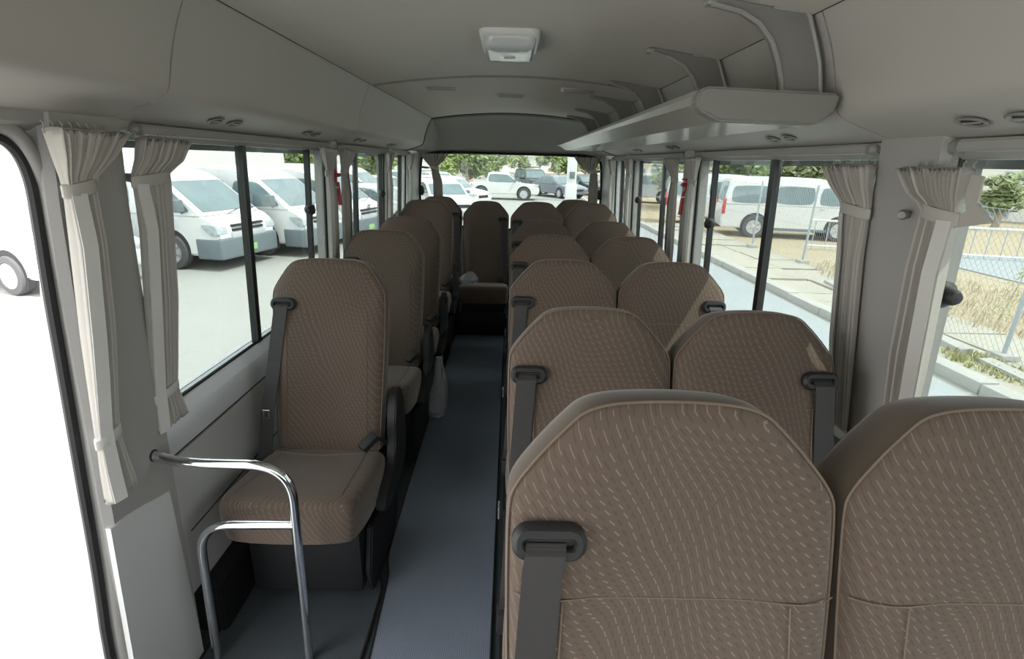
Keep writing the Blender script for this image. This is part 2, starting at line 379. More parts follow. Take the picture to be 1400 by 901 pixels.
struct('trim_%d' % k, MB().tube([(a, 4.8, b) for a, b in arcp(.0, .695)], .008, 8), m_seam); k += 1
ro = [(1.05, 1.53), (1.04, 1.72), (.98, 1.86), (.80, 1.94), (.4, 1.985), (0, 2.0)]
ro = ro+[(-a, b) for a, b in ro[::-1][1:]]
struct('roof', MB().prism(ro+[(a*.985, b-.02) for a, b in ro[::-1]], lambda a, b, d: (a, d, b), YF-.1, YR+.08), m_paint)
# rear header, corner posts, rear wall with its rounded window opening
prof = [(-a, b) for a, b in DP]+[(a, b) for a, b in arcp(0, .69)]+[(a, b) for a, b in DP[::-1]]
rings = []
for i in range(9):
    t = i/8; yy = 4.8+.42*t; f = t**1.25
    rings.append([Vector((a*lerp(1, .955, t), yy, lerp(b, 1.572, f))) for a, b in prof])
hd = struct('wall_rear_header', MB().loft(rings, False, False, False), m_rackend, 50)
md = hd.modifiers.new('thick', 'SOLIDIFY'); md.thickness = .008; md.offset = 1
for s in (-1, 1):
    pp = [(.962, 4.93), (.955, 5.02), (.935, 5.12), (.91, 5.19), (.885, 5.225), (1.03, 5.225), (1.03, 4.93)]
    struct('pillar_rear_%s' % ('left' if s < 0 else 'right'), MB().prism(pp, lambda a, b, d: (s*a, b, d), 0, 1.60, 0), m_light_pl, 50)
inn = chaikin([(-.88, .85), (.88, .85), (.895, 1.2), (.875, 1.45), (.86, 1.535), (.76, 1.567), (0, 1.572), (-.76, 1.567), (-.86, 1.535), (-.875, 1.45), (-.895, 1.2)], 2)
def outer(p):
    c = Vector((0, 1.0)); d = Vector((p.x, p.y))-c; t = min(1.03/max(abs(d.x), 1e-6), (.62 if d.y > 0 else 1.0)/max(abs(d.y), 1e-6)); return c+d*t
R1 = [Vector((q.x, 5.22, q.y)) for q in inn]; R2 = [Vector((q.x, 5.27, q.y)) for q in inn]
O1 = [Vector((outer(q).x, 5.22, outer(q).y)) for q in inn]; O2 = [Vector((outer(q).x, 5.27, outer(q).y)) for q in inn]
struct('wall_rear', MB().loft([O1, R1, R2, O2, O1], False, False), m_panel)
struct('wall_rear_lower', MB().box(-1.03, 1.03, 5.222, 5.268, -.05, .852), m_panel, 0)
w8 = struct('window_8', MB().tube([Vector((q.x, 5.215, q.y)) for q in inn], .012, 8, closed=True), m_rubber)
struct('pane', MB().loft([[Vector((q.x*.99, 5.245, q.y)) for q in inn], [Vector((q.x*.99, 5.249, q.y)) for q in inn]]), m_glass, 0, parent=w8)
for e in (-1, 1):
    struct('latch', MB().lathe([(.002, .0), (.020, .004), (.024, .012), (.018, .024), (.002, .028)], 14, lambda p, q, a: (e*(.868-.0)+p, 5.205-a, 1.21+q*2.0)), m_black, parent=w8)
# front end: dashboard and windscreen behind the camera
struct('wall_front', MB().box(-1.03, 1.03, YF-.1, YF, -.05, .72), m_dark)
struct('window_9', MB().box(-.97, .97, YF-.06, YF-.055, .72, 1.84), m_clear)
# side windows
def knob(s, y, z, sc=1.0):
    """black knob on the sliding sash, its axis along the wall, pointing to the front"""
    b = MB(); x0 = xw(z)-.020
    b.lathe([(.008*sc, .016), (.009*sc, 0), (.010*sc, -.006*sc), (.022*sc, -.010*sc), (.026*sc, -.016*sc), (.026*sc, -.026*sc), (.020*sc, -.032*sc), (.017*sc, -.036*sc), (.015*sc, -.050*sc), (.011*sc, -.056*sc), (.002*sc, -.058*sc)], 16,
            lambda p, q, a: (s*(x0+p), y+a, z+q))
    b.rbox(min(s*(x0-.012), s*(x0+.03)), max(s*(x0-.012), s*(x0+.03)), y-.002, y+.018, z-.022, z+.022, .004)
    return b
def window(n, s, y0, y1, muls, slide=None, kn=None):
    f = MB()
    zs = [lerp(.786, 1.532, i/6) for i in range(7)]
    for yy in (y0, y1): f.tube([(s*xw(z), yy, z) for z in zs], .007, 6)
    f.tube([(s*1.0, y0, .79), (s*1.0, y1, .79)], .006, 6)
    o = struct('window_%d' % n, f, m_frame)
    ed = [y0]+[m for m, _ in muls]+[y1]
    for j, (a, b) in enumerate(zip(ed, ed[1:])):
        q = .006 if j % 2 else -.004
        g = MB(); g.loft([[Vector((s*(xw(z)+q+t), y, z)) for y, t in ((a, 0), (b, 0), (b, .004), (a, .004))] for z in (.79, 1.53)])
        struct('pane', g, m_glass, 0, parent=o)
    for m, wd in muls:
        b = MB(); b.loft([[Vector((s*(xw(z)+t), m+y, z)) for y, t in ((-wd/2, -.012), (wd/2, -.012), (wd/2, .014), (-wd/2, .014))] for z in (.79, 1.53)])
        struct('mullion', b, m_frame, 0, parent=o)
    if slide:
        b = MB(); b.loft([[Vector((s*(xw(z)+t), slide+y, z)) for y, t in ((-.013, -.010), (.013, -.010), (.013, .012), (-.013, .012))] for z in (.79, 1.53)])
        struct('slide_frame', b, m_frame, 0, parent=o)
    if kn: struct('latch', knob(s, *kn), m_black, parent=o)
    return o
window(1, -1, 1.315, 2.78, [(1.935, .030)], 2.555, (2.53, 1.257))
window(2, -1, 2.875, 4.08, [(3.34, .032)], 3.99, (3.965, 1.25))
window(3, -1, 4.19, 4.93, [(4.68, .05)])
window(4, 1, -.5, 1.155, [(.2, .03)], None, (1.122, 1.245, 1.15))
window(5, 1, 1.37, 2.755, [(1.96, .034)], 2.535, (2.51, 1.24))
window(6, 1, 2.885, 4.22, [(3.37, .032)], 3.99, (3.965, 1.25))
window(7, 1, 4.335, 4.93, [(4.65, .05)])
obj('latch', knob(1, 1.375, 1.235, .8), m_black, bpy.data.objects['window_5'])
# duct air vents
def vent(s, y, x=.862, label='', big=1.0, group='air vents under the side ducts'):
    t = thing('air_vent', label, 'air vent', (s*x, y, interp([(.78, 1.62), (.82, 1.607), (.90, 1.582), (.937, 1.57)], x)-.001), group=group)
    sl = math.atan2(.025, .08)
    t.rotation_euler = (0, s*sl, 0)
    for k_ in (-1, 1):
        ring = MB(); ring.lathe([(.018, 0), (.024, .0), (.026, -.003), (.022, -.005), (.017, -.001)], 18, lambda p, q, a: (p*.9*big, q*1.25*big+k_*.052*big, a))
        obj('bezel', ring, m_bracket, t)
        fl_ = MB().lathe([(.0001, -.001), (.018, -.001), (.018, -.002), (.0001, -.003)], 14, lambda p, q, a: (p*.85*big, q*1.1*big+k_*.052*big, a)); obj('flap', fl_, m_black, t)
        sl_ = MB().rbox(-.003, .003, k_*.052*big-.02*big, k_*.052*big+.02*big, -.005, -.002, .001); obj('slat', sl_, m_rim, t)
for i, y in enumerate((1.66, 2.36, 3.1, 3.9)):
    vent(-1, y, label='pair of oval air vents under the left duct, %s' % ('nearest to the camera', 'second from the front', 'third from the front', 'farthest back')[i])
for i, y in enumerate((.98, 1.75, 2.9, 3.7)):
    vent(1, y, label='pair of oval air vents under the right duct, %s' % ('nearest, right of the rack end', 'just below the end of the rack', 'third from the front', 'farthest back')[i])
# red emergency hammers
def hammer(s, y, z, label, sc=1.0, x=None, rear=False):
    t = thing('emergency_hammer', label, 'hammer', (s*((x or (xw(z)-.044))), y, z), group='red emergency hammers')
    q = MB().rbox(-.008, .004, -.018, .018, .018, .085, .004); q.rbox(-.022, .0, -.020, .020, .078, .088, .003); obj('bracket', q, m_red, t)
    obj('handle', MB().tube([(-s*.012, 0, .02), (-s*.014, 0, -.03), (-s*.016, 0, -.10)], [.007, .009, .010], 10), m_red, t)
    obj('head', MB().tube([(-s*.016, -.028, .055), (-s*.016, -.02, .055), (-s*.016, .02, .055), (-s*.016, .028, .055)], [.003, .010, .010, .003], 10), m_red, t)
    obj('clip', MB().rbox(-.012-s*.008, .006-s*.008, -.012, .012, -.012, -.004, .002), m_whitepl, t)
hammer(-1, 2.83, 1.355, 'red emergency hammer on the left pillar between first and second window')
hammer(-1, 5.02, 1.335, 'red emergency hammer on the left rear corner post', x=.953)
hammer(1, 2.81, 1.35, 'red emergency hammer on the right window pillar')
# ceiling light and roof slots
t = thing('ceiling_light', 'white dome light with clear lens on the ceiling', 'ceiling light', (-.014, 1.99, cz(0)-.0))
def rr(x, y, r, n=5):
    out = []
    for cx_, cy_, a0 in ((x-r, y-r, 0), (-x+r, y-r, 90), (-x+r, -y+r, 180), (x-r, -y+r, 270)):
        out += [(cx_+r*math.cos(R(a0+90*i/n)), cy_+r*math.sin(R(a0+90*i/n))) for i in range(n+1)]
    return out
obj('base', MB().loft([[Vector((a, b, z)) for a, b in rr(.098*q, .165*q, .03)] for q, z in ((1, .01), (1, -.012), (.97, -.018), (.90, -.020))]), m_whitepl, t)
def lens_mat():
    t_ = NT('light_lens'); t_.set(Base_Color=(.86, .88, .88, 1), Roughness=.12); t_.b.inputs['Transmission Weight'].default_value = .35; t_.bump(t_.noise(t_.coord(), 60, 2), .3, .004); return t_.m
obj('lens', MB().loft([[Vector((a, b, z)) for a, b in rr(.086*q, .15*q, .03)] for q, z in ((1, -.018), (.99, -.034), (.93, -.046), (.80, -.052), (.5, -.055))]), lens_mat(), t)
obj('bulb_holder', MB().rbox(-.02, .02, -.02, .02, -.058, -.045, .004), m_light_pl, t)
struct('trim_%d' % k, MB().rbox(-.02, .006, 2.25, 2.262, 1.896, 1.903, .002), m_bracket); k += 1
for x, y, lb in ((-.39, 3.10, 'leftmost of the three slotted grilles on the rear ceiling'), (-.012, 3.53, 'middle and farthest back of the three slotted ceiling grilles'), (.355, 3.10, 'rightmost of the three slotted grilles, near the rack')):
    t = thing('ceiling_grille', lb, 'grille', (x, y, cz(x)), group='slotted grilles on the rear ceiling')
    obj('body', MB().loft([[Vector((a, b, z)) for a, b in rr(.090*q, .040*q, .018)] for q, z in ((1, .01), (1, -.010), (.93, -.016))]), m_head, t)
    obj('slot', MB().rbox(-.075, .075, -.030, -.016, -.020, -.012, .003), m_bracket, t)
    obj('lip', MB().rbox(-.078, .078, -.042, -.034, -.017, -.003, .003), m_rim, t)
# ------------------------------------------------------------------ curtain rails
def rail(s, y0, y1, label, cap=None):
    t = thing('curtain_rail', label, 'curtain rail', (s*.932, (y0+y1)/2, 1.556), group='curtain rails above the side windows')
    h = (y1-y0)/2
    obj('track', MB().prism([(-.010, -.013), (.010, -.015), (.012, .010), (.003, .013), (-.008, .009)], lambda a, b, d: (-s*a*-1, d, b), -h, h, .003), m_pillar, t)
    for e in (-1, 1):
        if cap is None or e == cap: obj('end_cap', MB().tube([(0, e*(h-.004), -.004), (0, e*(h+.012), -.004), (0, e*(h+.022), -.004)], [.017, .016, .006], 12), m_bracket, t)
rail(-1, 1.36, 2.76, 'grey curtain rail above the first left window, capped end at front', -1)
rail(-1, 2.89, 4.9, 'grey curtain rail over the rear left windows')
rail(1, 1.40, 2.74, 'grey curtain rail above the right window behind the big pillar', -1)
rail(1, 2.9, 4.9, 'grey curtain rail over the rear right windows')
rail(1, -.4, 1.13, 'grey curtain rail above the nearest right window', 1)
# ------------------------------------------------------------------ curtains
def curtain(label, pos, prof, ties, K=11, mat=None, hook=None, lining=True, group='tied back window curtains', flap=None):
    """pos(a, d, z): a along the wall, d distance out of the wall. prof rows: z, centre, half width, fold depth"""
    t = thing('curtain', label, 'curtain', (0, 0, 0), group=group)
    zt, zb = prof[0][0], prof[-1][0]
    tb = [[(-r_[0], r_[j]) for r_ in prof] for j in (1, 2, 3)]
    n = K*6; rings = []; m = 46
    rnd = random.Random(len(label)); ph = [rnd.uniform(-.25, .25) for _ in range(n+1)]
    for i in range(m+1):
        z = lerp(zt, zb, i/m); c, hw, am = (interp(q, -z) for q in tb)
        row = []
        for j in range(n+1):
            s_ = j/n; tri = abs(((s_*K+ph[int(s_*K)]*.4) % 1)*2-1)*2-1
            a = c+hw*(2*s_-1)+math.sin(s_*K*6.28)*hw*.25/K
            row.append(Vector(pos(a, am*tri*.5+am*.5+.006, z+.004*math.sin(s_*K*6.28)*(1 if i in (0, m) else 0))))
        rings.append(row)
    o = obj('cloth', MB().loft(rings, False, False, False), mat or m_curt, t, smooth=30)
    md = o.modifiers.new('thick', 'SOLIDIFY'); md.thickness = .0016
    if lining:
        b = MB(); rr_ = []
        for i in range(m+1):
            z = lerp(ties[0]-.01, zb, i/m); c, hw, am = (interp(q, -z) for q in tb)
            a0 = c+lining*hw*.98; a1 = a0-lining*min(hw*.8, .028)
            rr_.append([Vector(pos(a0, am+.006, z)), Vector(pos(a1, am+.014, z)), Vector(pos(a1, am+.011, z)), Vector(pos(a0, am+.003, z))])
        obj('hem', b.loft(rr_), m_curt2, t)
    for tz in ties:
        c, hw, am = (interp(q, -tz) for q in tb); h = .014; b = MB(); rg = []
        for zz, g in ((tz-h, 0), (tz-h*.8, .003), (tz+h*.8, .003), (tz+h, 0)):
            rg.append([Vector(pos(c+(hw+.004+g)*math.cos(q)*(1 if abs(math.cos(q)) > .0 else 1), .006+am*.5+(am*.5+.005+g*.5)*math.sin(q), zz+.006*math.cos(q))) for q in [2*math.pi*k_/18 for k_ in range(18)]])
        obj('tie_band', b.loft(rg), m_curt2 if lining and tz < 1.2 else m_curt, t)
    for j in range(0, K, 2):
        a = prof[0][1]+prof[0][2]*(2*(j+.5)/K-1)
        obj('hook', MB().tube([pos(a, .012, zt-.008), pos(a, .014, zt+.010), pos(a, .010, zt+.016)], .0013, 5), m_rim, t)
    if hook: obj('tie_hook', MB().tube(hook, [.010, .012, .008], 10), m_bracket, t)
    if flap: obj('flap', flap, m_curt, t, smooth=0)
    return t
PL = lambda a, d, z: (-(xw(z)-.040-0)+d, a, z)
PLp = lambda a, d, z: (-(xw(z)-.050)+d*1.2, a, z)
PRt = lambda a, d, z: ((xw(z)-.040)-d, a, z)
def side_c(label, P_, c0, h0, ct, ht, cb, hb_, zt=1.538, tz=1.425, z2=.80, zb=.70, **kw):
    prof = [(zt, c0, h0, .044), (zt-.05, lerp(c0, ct, .45), lerp(h0, ht, .45), .034), (tz+.015, ct, ht, .018), (tz-.015, ct, ht, .018), (tz-.12, lerp(ct, cb, .25), hb_*.95, .028), (z2+.25, lerp(ct, cb, .6), hb_, .026), (z2+.015, cb, hb_*.86, .014), (z2-.015, cb, hb_*.86, .014), (zb, cb-.004, hb_*1.15, .024)]
    return curtain(label, P_, prof, (tz, z2), **kw)
side_c('pleated beige curtain tied to the door pillar, long flat hem', PLp, 1.143, .093, 1.112, .036, 1.066, .037, z2=.865, zb=.71, K=17, lining=-1)
side_c('beige curtain tied back at front of the first left window', PL, 1.408, .090, 1.359, .066, 1.298, .056, zt=1.530, tz=1.435, z2=.87, zb=.775, K=13, lining=-1,
       hook=[(-.945, 1.312, 1.44), (-.93, 1.315, 1.438), (-.915, 1.30, 1.43)])
side_c('beige curtain at the rear of the first left window, left of hammer', PL, 2.66, .10, 2.70, .045, 2.71, .05, K=8, lining=-1)
side_c('beige curtain at the front of the second left window, right of hammer', PL, 2.97, .10, 2.95, .05, 2.955, .06, K=8, lining=1)
side_c('beige curtain at the rear end of the second left window', PL, 4.0, .09, 4.04, .04, 4.05, .05, K=7, lining=-1)
side_c('narrow beige curtain at the last left window near rear corner', PL, 4.84, .08, 4.88, .035, 4.88, .04, K=6, lining=-1)
fp = [(1.075, 1.500), (1.03, 1.495), (1.03, 1.445), (.985, 1.412), (1.06, 1.395), (1.10, 1.385), (1.10, 1.40), (1.05, 1.428), (1.062, 1.455), (1.09, 1.49)]
fm = MB().prism(fp, lambda a, b, d: ((xw(b)-.05)-d, a, b), 0, .004)
side_c('wide beige curtain right of the big right pillar, cloth flap sticking out', PRt, 1.138, .086, 1.112, .044, 1.092, .046, zt=1.508, tz=1.415, z2=.84, K=14, lining=-1, flap=fm,
       hook=[(.935, 1.225, 1.405), (.915, 1.215, 1.405), (.90, 1.20, 1.405)])
side_c('beige curtain left of the big right pillar with tie band', PRt, 1.435, .094, 1.390, .054, 1.30, .042, zt=1.512, tz=1.40, z2=.80, K=13, lining=1,
       hook=[(.935, 1.36, 1.41), (.92, 1.37, 1.41), (.91, 1.385, 1.405)])
side_c('beige curtain right of the right hammer pillar', PRt, 2.66, .08, 2.69, .045, 2.70, .052, K=8, lining=-1)
side_c('beige curtain left of the right hammer pillar', PRt, 3.03, .10, 2.98, .045, 2.97, .055, K=8, lining=1)
side_c('beige curtain at rear end of the second right window', PRt, 4.13, .09, 4.16, .04, 4.17, .045, K=7, lining=-1)
side_c('beige curtain at the last right window near rear corner', PRt, 4.84, .07, 4.88, .035, 4.88, .04, K=6, lining=-1)
for s, lb in ((-1, 'grey curtain swept to the left side of the rear window'), (1, 'grey curtain swept to the right side of the rear window')):
    prf = [(1.555, .735, .135, .03), (1.50, .74, .10, .03), (1.44, .765 if s > 0 else .745, .040, .02), (1.41, .80 if s > 0 else .735, .036, .02), (1.30, .805 if s > 0 else .71, .045, .02), (.86, .81 if s > 0 else .70, .05, .022)]
    curtain(lb, lambda a, d, z: (s*a, 5.195-d, z), prf, (1.425,), K=9, lining=False, hook=[(s*.875, 5.2, 1.43), (s*.83, 5.185, 1.425), (s*.79, 5.165, 1.425)])
# ------------------------------------------------------------------ luggage rack
t = thing('luggage_rack', 'long grey overhead luggage rack with curved brackets along the right side', 'luggage rack', (0, 0, 0))
RP = [(.430, 1.670), (.427, 1.658), (.434, 1.640), (.500, 1.603), (.71, 1.600), (.750, 1.628), (.758, 1.658), (.752, 1.670), (.70, 1.660), (.50, 1.658), (.465, 1.674), (.442, 1.673)]
def rk(x, y): return x-.042*(y-1.31)/3.35*(1 if x < .6 else 0)
def rring(y, sc=1.0, g=0):
    return [Vector((rk(.60+(a-.60)*sc, y), y, 1.640+(b-1.640)*sc-.022*(y-1.31)/3.35*(b > 1.65))) for a, b in RP]
obj('tray', MB().loft([rring(1.33), rring(2.4), rring(3.5), rring(4.60), rring(4.66, .93)]), m_rack, t, smooth=14)
EC = [(.433, 1.667), (.427, 1.644), (.440, 1.624), (.488, 1.603), (.717, 1.599), (.756, 1.627), (.765, 1.660), (.760, 1.670), (.45, 1.678)]
obj('end_cap', MB().prism(EC, lambda a, b, d: (a, d, b), 1.30, 1.345, .008, 3), m_rackend, t, smooth=30)
for j, y in enumerate((1.375, 1.93, 2.66, 3.24, 3.98, 4.55)):
    bp = [(.752, 1.658), (.733, 1.74), (.712, 1.79), (.690, 1.838), (.678, 1.850), (.60, 1.856), (.468, 1.873), (.450, 1.870), (.456, 1.860), (.53, 1.845), (.575, 1.822), (.610, 1.787), (.634, 1.74), (.648, 1.70), (.654, 1.658)]
    br = obj('bracket', MB().prism(bp, lambda a, b, d: (a, y+d, b), -.012, .012, 0), m_bracket, t, smooth=20)
    ri = MB(); ri.tube([(a, y-.013, b) for a, b in bp[:6]], .0055, 6); ri.tube([(a, y-.013, b) for a, b in bp[8:]], .0055, 6)
    obj('rim', ri, m_rim, br)
    obj('screw_tab', MB().rbox(.446, .470, y-.016, y+.016, 1.858, 1.872, .004), m_rim, br)
# ------------------------------------------------------------------ grab rail
t = thing('grab_rail', 'polished chrome grab rail beside the door and first left seat', 'grab rail', (0, 0, 0))
def fillet(p, r=.07, n=7):
    p = [Vector(a) for a in p]; out = [p[0]]
    for a, b, c in zip(p, p[1:], p[2:]):
        d = min(r, (a-b).length*.48, (c-b).length*.48); s0 = b+(a-b).normalized()*d; s1 = b+(c-b).normalized()*d
        out += [s0*(1-u_)**2+b*2*u_*(1-u_)+s1*u_*u_ for u_ in [i/n for i in range(n+1)]]
    return out+[p[-1]]
obj('rail_tube', MB().tube(fillet([(-.941, 1.2, .728), (-.89, 1.2, .712), (-.82, 1.2, .706), (-.578, 1.2, .706), (-.595, 1.2, .0)], .115, 12), .0135, 16), m_chrome, t)
obj('rail_branch', MB().tube(fillet([(-.584, 1.2, .512), (-.858, 1.2, .508), (-.880, 1.2, .0)], .10, 12), .0125, 16), m_chrome, t)
obj('flange', MB().lathe([(.013, 0), (.0165, .0), (.0165, .003), (.013, .005)], 18, lambda p, q, a: (-.941+a, 1.2+p, .728+q)), m_rubber, t)

# ================================================================== seats
AL = R(14)
def SP(u, v, d=0): return Vector((u, -.145+v*math.sin(AL)+d*math.cos(AL), .42+v*math.cos(AL)-d*math.sin(AL)))
def make_seat(belt_side, aisle, hw=.2075, thw=.113, sh=.622, cw=.215, fold=False):
    """origin on the floor, faces -y. belt_side -1/1, aisle -1/0/1"""
    t = thing('bus_seat', '-', 'seat')
    op = [(-hw+.02, -.02), (hw-.02, -.02), (hw-.014, .12), (hw-.004, .35), (hw, .50), (hw, sh-.022), (hw-.004, sh+.006), ((hw+thw)/2+.005, (sh+.725)/2+.003), (thw+.018, .712), (thw, .728), (thw-.028, .737), (thw-.07, .741), (0, .742)]
    op = op+[(-a, b) for a, b in op[::-1][1:-2]]
    op = [(p.x, p.y) for p in chaikin([Vector(p) for p in op], 2)]
    c0 = (0, .38)
    def ring(s_, d, gx=0, gy=0):
        out = []
        for a, b in op:
            x = c0[0]+(a-c0[0])*s_; y = c0[1]+(b-c0[1])*s_
            # side bolsters stand a little proud, the lumbar area is slightly hollow
            bol = .012*math.exp(-((abs(x)-.155)/.045)**2)*(1 if y < .5 else max(0, 1-(y-.5)/.12)) if s_ < .97 else 0
            out.append(SP(x*(1+gx), y+gy*max(0, (b-.38)), d-bol))
        return out
    f = MB(); f.loft([ring(.02, -.020), ring(.2, -.020), ring(.4, -.020), ring(.6, -.019), ring(.75, -.017), ring(.86, -.013), ring(.93, -.009), ring(.975, -.004), ring(1.0, .004)], True, False)
    bk = obj('backrest', f, m_fab, t)
    g = MB(); g.loft([ring(.995, .003), ring(1.012, .02), ring(1.018, .045), ring(1.012, .072), ring(.985, .090), ring(.93, .098), ring(.5, .100), ring(.02, .1)], False, True)
    obj('side_panel', g, m_fabp, bk)
    pts = ring(1.004, .002); obj('piping', MB().tube(pts, .0019, 5, closed=True), m_pipe, bk)
    # stitched seams
    sm = MB()
    def fd(u, v): # depth of face at u, v
        s_ = max(abs(u)/hw, abs(v-.38)/.38); bol = .012*math.exp(-((abs(u)-.155)/.045)**2)*(1 if v < .5 else max(0, 1-(v-.5)/.12))
        return -lerp(.0205, .016, min(1, s_)**3)*(1 if s_ < .9 else max(.25, 1-(s_-.9)*6.5))-bol
    if not aisle == 1:
        sm.tube([SP(u_, .500, fd(u_, .5)-.0002) for u_ in [lerp(-hw+.004, hw-.004, i/20) for i in range(21)]], .0010, 4)
        for e in (-1, 1): sm.tube([SP(e*lerp(.140, .155, i/10), lerp(.497, .05, i/10), fd(.15, lerp(.49, .05, i/10))-.0004) for i in range(11)], .0010, 4)
    else:
        for e in (-1, 1): sm.tube([SP(e*lerp(.146, .15, i/10), lerp(.545, .02, i/10), fd(.15, lerp(.54, .02, i/10))-.0004) for i in range(11)], .0010, 4)
    obj('seam', sm, m_pipe, bk)
    # cushion
    cp = chaikin([(-cw+.03, -.565), (cw-.03, -.565), (cw+.005, -.50), (cw+.008, -.25), (cw-.01, -.075), (-cw+.01, -.075), (-cw-.008, -.25), (-cw-.005, -.50)], 2)
    def cr(s_, z): return [Vector((a.x*s_, -.32+(a.y+.32)*s_, z+(-(a.y+.32)*.16*s_))) for a in cp]
    if fold: cz0 = -.03
    else: cz0 = 0.
    q = MB(); q.loft([cr(.90, .315+cz0), cr(.955, .322+cz0), cr(.985, .36+cz0), cr(1.0, .41+cz0), cr(.995, .44+cz0), cr(.97, .458+cz0), cr(.92, .469+cz0), cr(.8, .475+cz0), cr(.5, .477+cz0), cr(.05, .478+cz0)])
    cu = obj('cushion', q, m_fab, t)
    cs = MB()
    for e in (-1, 1): cs.tube([(e*lerp(.15, .165, i/8), lerp(-.09, -.50, i/8), .4765+cz0-(lerp(-.09, -.50, i/8)+.32)*.16) for i in range(9)], .0012, 4)
    cs.tube([(x, -.235-.02*(1-(x/.15)**2), .4765+cz0+.0136) for x in [lerp(-.15, .15, i/10) for i in range(11)]], .0012, 4)
    obj('seam', cs, m_pipe, cu)
    # base, legs
    b = MB(); b.rbox(-.19, .19, -.44, -.04, .06, .32+cz0, .02); obj('seat_base', b, m_dark, t)
    for e in (-1, 1):
        obj('leg', MB().rbox(e*.17-.02, e*.17+.02, -.36, -.06, .0, .07, .006), m_black, t)
    if aisle:
        a = aisle; x0 = a*(cw+.004 if a > 0 else cw-.034); pp = [(-.34, .30), (-.20, .27), (.02, .28), (.075, .36), (.075, .50), (.045, .60), (.01, .645), (-.03, .655), (-.075, .62), (-.105, .55), (-.12, .44), (-.16, .385), (-.30, .37)]
        pp = [(p.x, p.y) for p in chaikin([Vector(p) for p in pp], 2)]
        s_ = obj('side_cover', MB().prism(pp, lambda p, q_, d: (x0+a*d, p, q_), -.004, .030, .006, 2), m_black, t)
        obj('recline_lever', MB().rbox(x0+a*.034-.006, x0+a*.034+.006, -.18, -.04, .40, .425, .005), m_dark, s_)
        obj('pivot_cap', MB().lathe([(.022, 0), (.022, .006), (.016, .010), (.001, .011)], 16, lambda p, q_, d: (x0+a*(.030+d), -.03+p, .60+q_)), m_dark, s_)
        obj('side_skirt', MB().prism([(-.40, .03), (-.05, .03), (.0, .10), (.0, .29), (-.38, .29), (-.43, .14)], lambda p, q_, d: (a*(.195+d), p, q_), 0, .022, .006), m_dark, t)
        # buckle on its stalk at the aisle side
        M_ = Matrix.Translation((a*(cw-.035), -.235, .535)) @ Matrix.Rotation(R(-25)*a, 4, 'Z') @ Matrix.Rotation(R(-62), 4, 'X') @ Matrix.Rotation(R(15)*a, 4, 'Y')
        bu = obj('buckle', MB().rbox(-.020, .020, -.012, .012, -.035, .035, .006, 2, M_), m_black, t)
        obj('stalk', MB().tube([(a*(cw-.035), -.205, .522), (a*(cw-.01), -.15, .50), (a*(cw+.002), -.10, .44)], .009, 8, flat=.5), m_black, bu)
    # belt guide loop and shoulder belt
    bs = belt_side; gx = bs*.158; gv = .573
    gd = fd(gx, gv)-.003
    def stad(w_, h_, n=10): return rr(w_, h_, h_*.92, 6)
    gl = MB(); O = stad(.046, .023); I = stad(.031, .0055)
    G = lambda L_, d: [SP(gx+a, gv+b, gd-d) for a, b in L_]
    O2_ = stad(.040, .018); I2 = stad(.034, .0085)
    gl.loft([G(O, -.006), G(O, .004), G(O2_, .011), G(I2, .011), G(I, .006), G(I, -.006)], False, False)
    gd_ = obj('belt_guide', gl, m_black, t)
    obj('slot', MB().loft([G(stad(.0315, .006), .000), G(stad(.0315, .006), .001)]), m_seam, gd_)
    bx = gx-bs*-.004
    path = [(gx+bs*.004, gv, gd-.003), (gx+bs*.005, gv-.012, gd-.013), (gx+bs*.008, gv-.03, gd-.012)]
    if aisle == 1: P3 = [SP(*p) for p in path]+[SP(gx+bs*.035, .36, -.028), SP(gx+bs*.052, .17, -.05), SP(gx+bs*.062, .0, -.05), SP(gx+bs*.066, -.06, -.04)]
    else: P3 = [SP(*p) for p in path]+[SP(gx+bs*.018, .36, -.030), SP(gx+bs*.028, .17, -.04), SP(gx+bs*.036, -.0, -.05), SP(gx+bs*.040, -.07, -.03)]
    bb = MB(); rg = []
    for p in P3: rg.append([p+Vector((x, 0, 0))+Vector((0, y, 0)) for x, y in ((-.0245, -.001), (.0245, -.001), (.0245, .001), (-.0245, .001))])
    be = obj('shoulder_belt', bb.loft(rg), m_belt, t, smooth=0)
    p = P3[4]; lt = MB(); lt.tube([p+Vector((a, -.006, b)) for a, b in ((-.012, .014), (.012, .014), (.009, .002), (.010, -.018), (-.010, -.018), (-.009, .002))], .0026, 6, closed=True)
    obj('latch_plate', lt, m_steel, be)
    pe = P3[-1]
    obj('belt_anchor', MB().rbox(pe.x-.028, pe.x+.028, pe.y-.02, pe.y+.03, pe.z-.04, pe.z+.03, .008), m_black, t)
    if aisle == -1:
        obj('spare_latch', MB().tube([(-.226, -.13+a_, .65+b_) for a_, b_ in ((-.012, .014), (.012, .014), (.010, -.02), (-.010, -.02))], .003, 6, closed=True), m_steel, t)
    if fold:
        obj('shadow_panel', MB().rbox(-.20, .20, -.075, -.04, .10, .50, .01), m_dark, t)  # dark panel added to close the gap and stand in for shadow there
        obj('front_panel', MB().rbox(-.205, .205, -.565, -.545, .13, .25, .008), m_dark, t)
    return t
protoL = make_seat(-1, 1, .2075, .132, .622); protoRi = make_seat(-1, -1, cw=.203); protoRo = make_seat(1, 0, cw=.203); protoM = make_seat(1, 0, fold=True)
used = set()
def put_seat(proto, x, y, z, label, group):
    if proto.name not in used: used.add(proto.name); o = proto
    else: o = copy_tree(proto)
    o.location = (x, y, z); o['label'] = label; o['group'] = group
    return o
gl_, gi, go, gr = 'single seats along the left windows', 'aisle seats of the right-hand pairs', 'window seats of the right-hand pairs', 'seats of the back row'
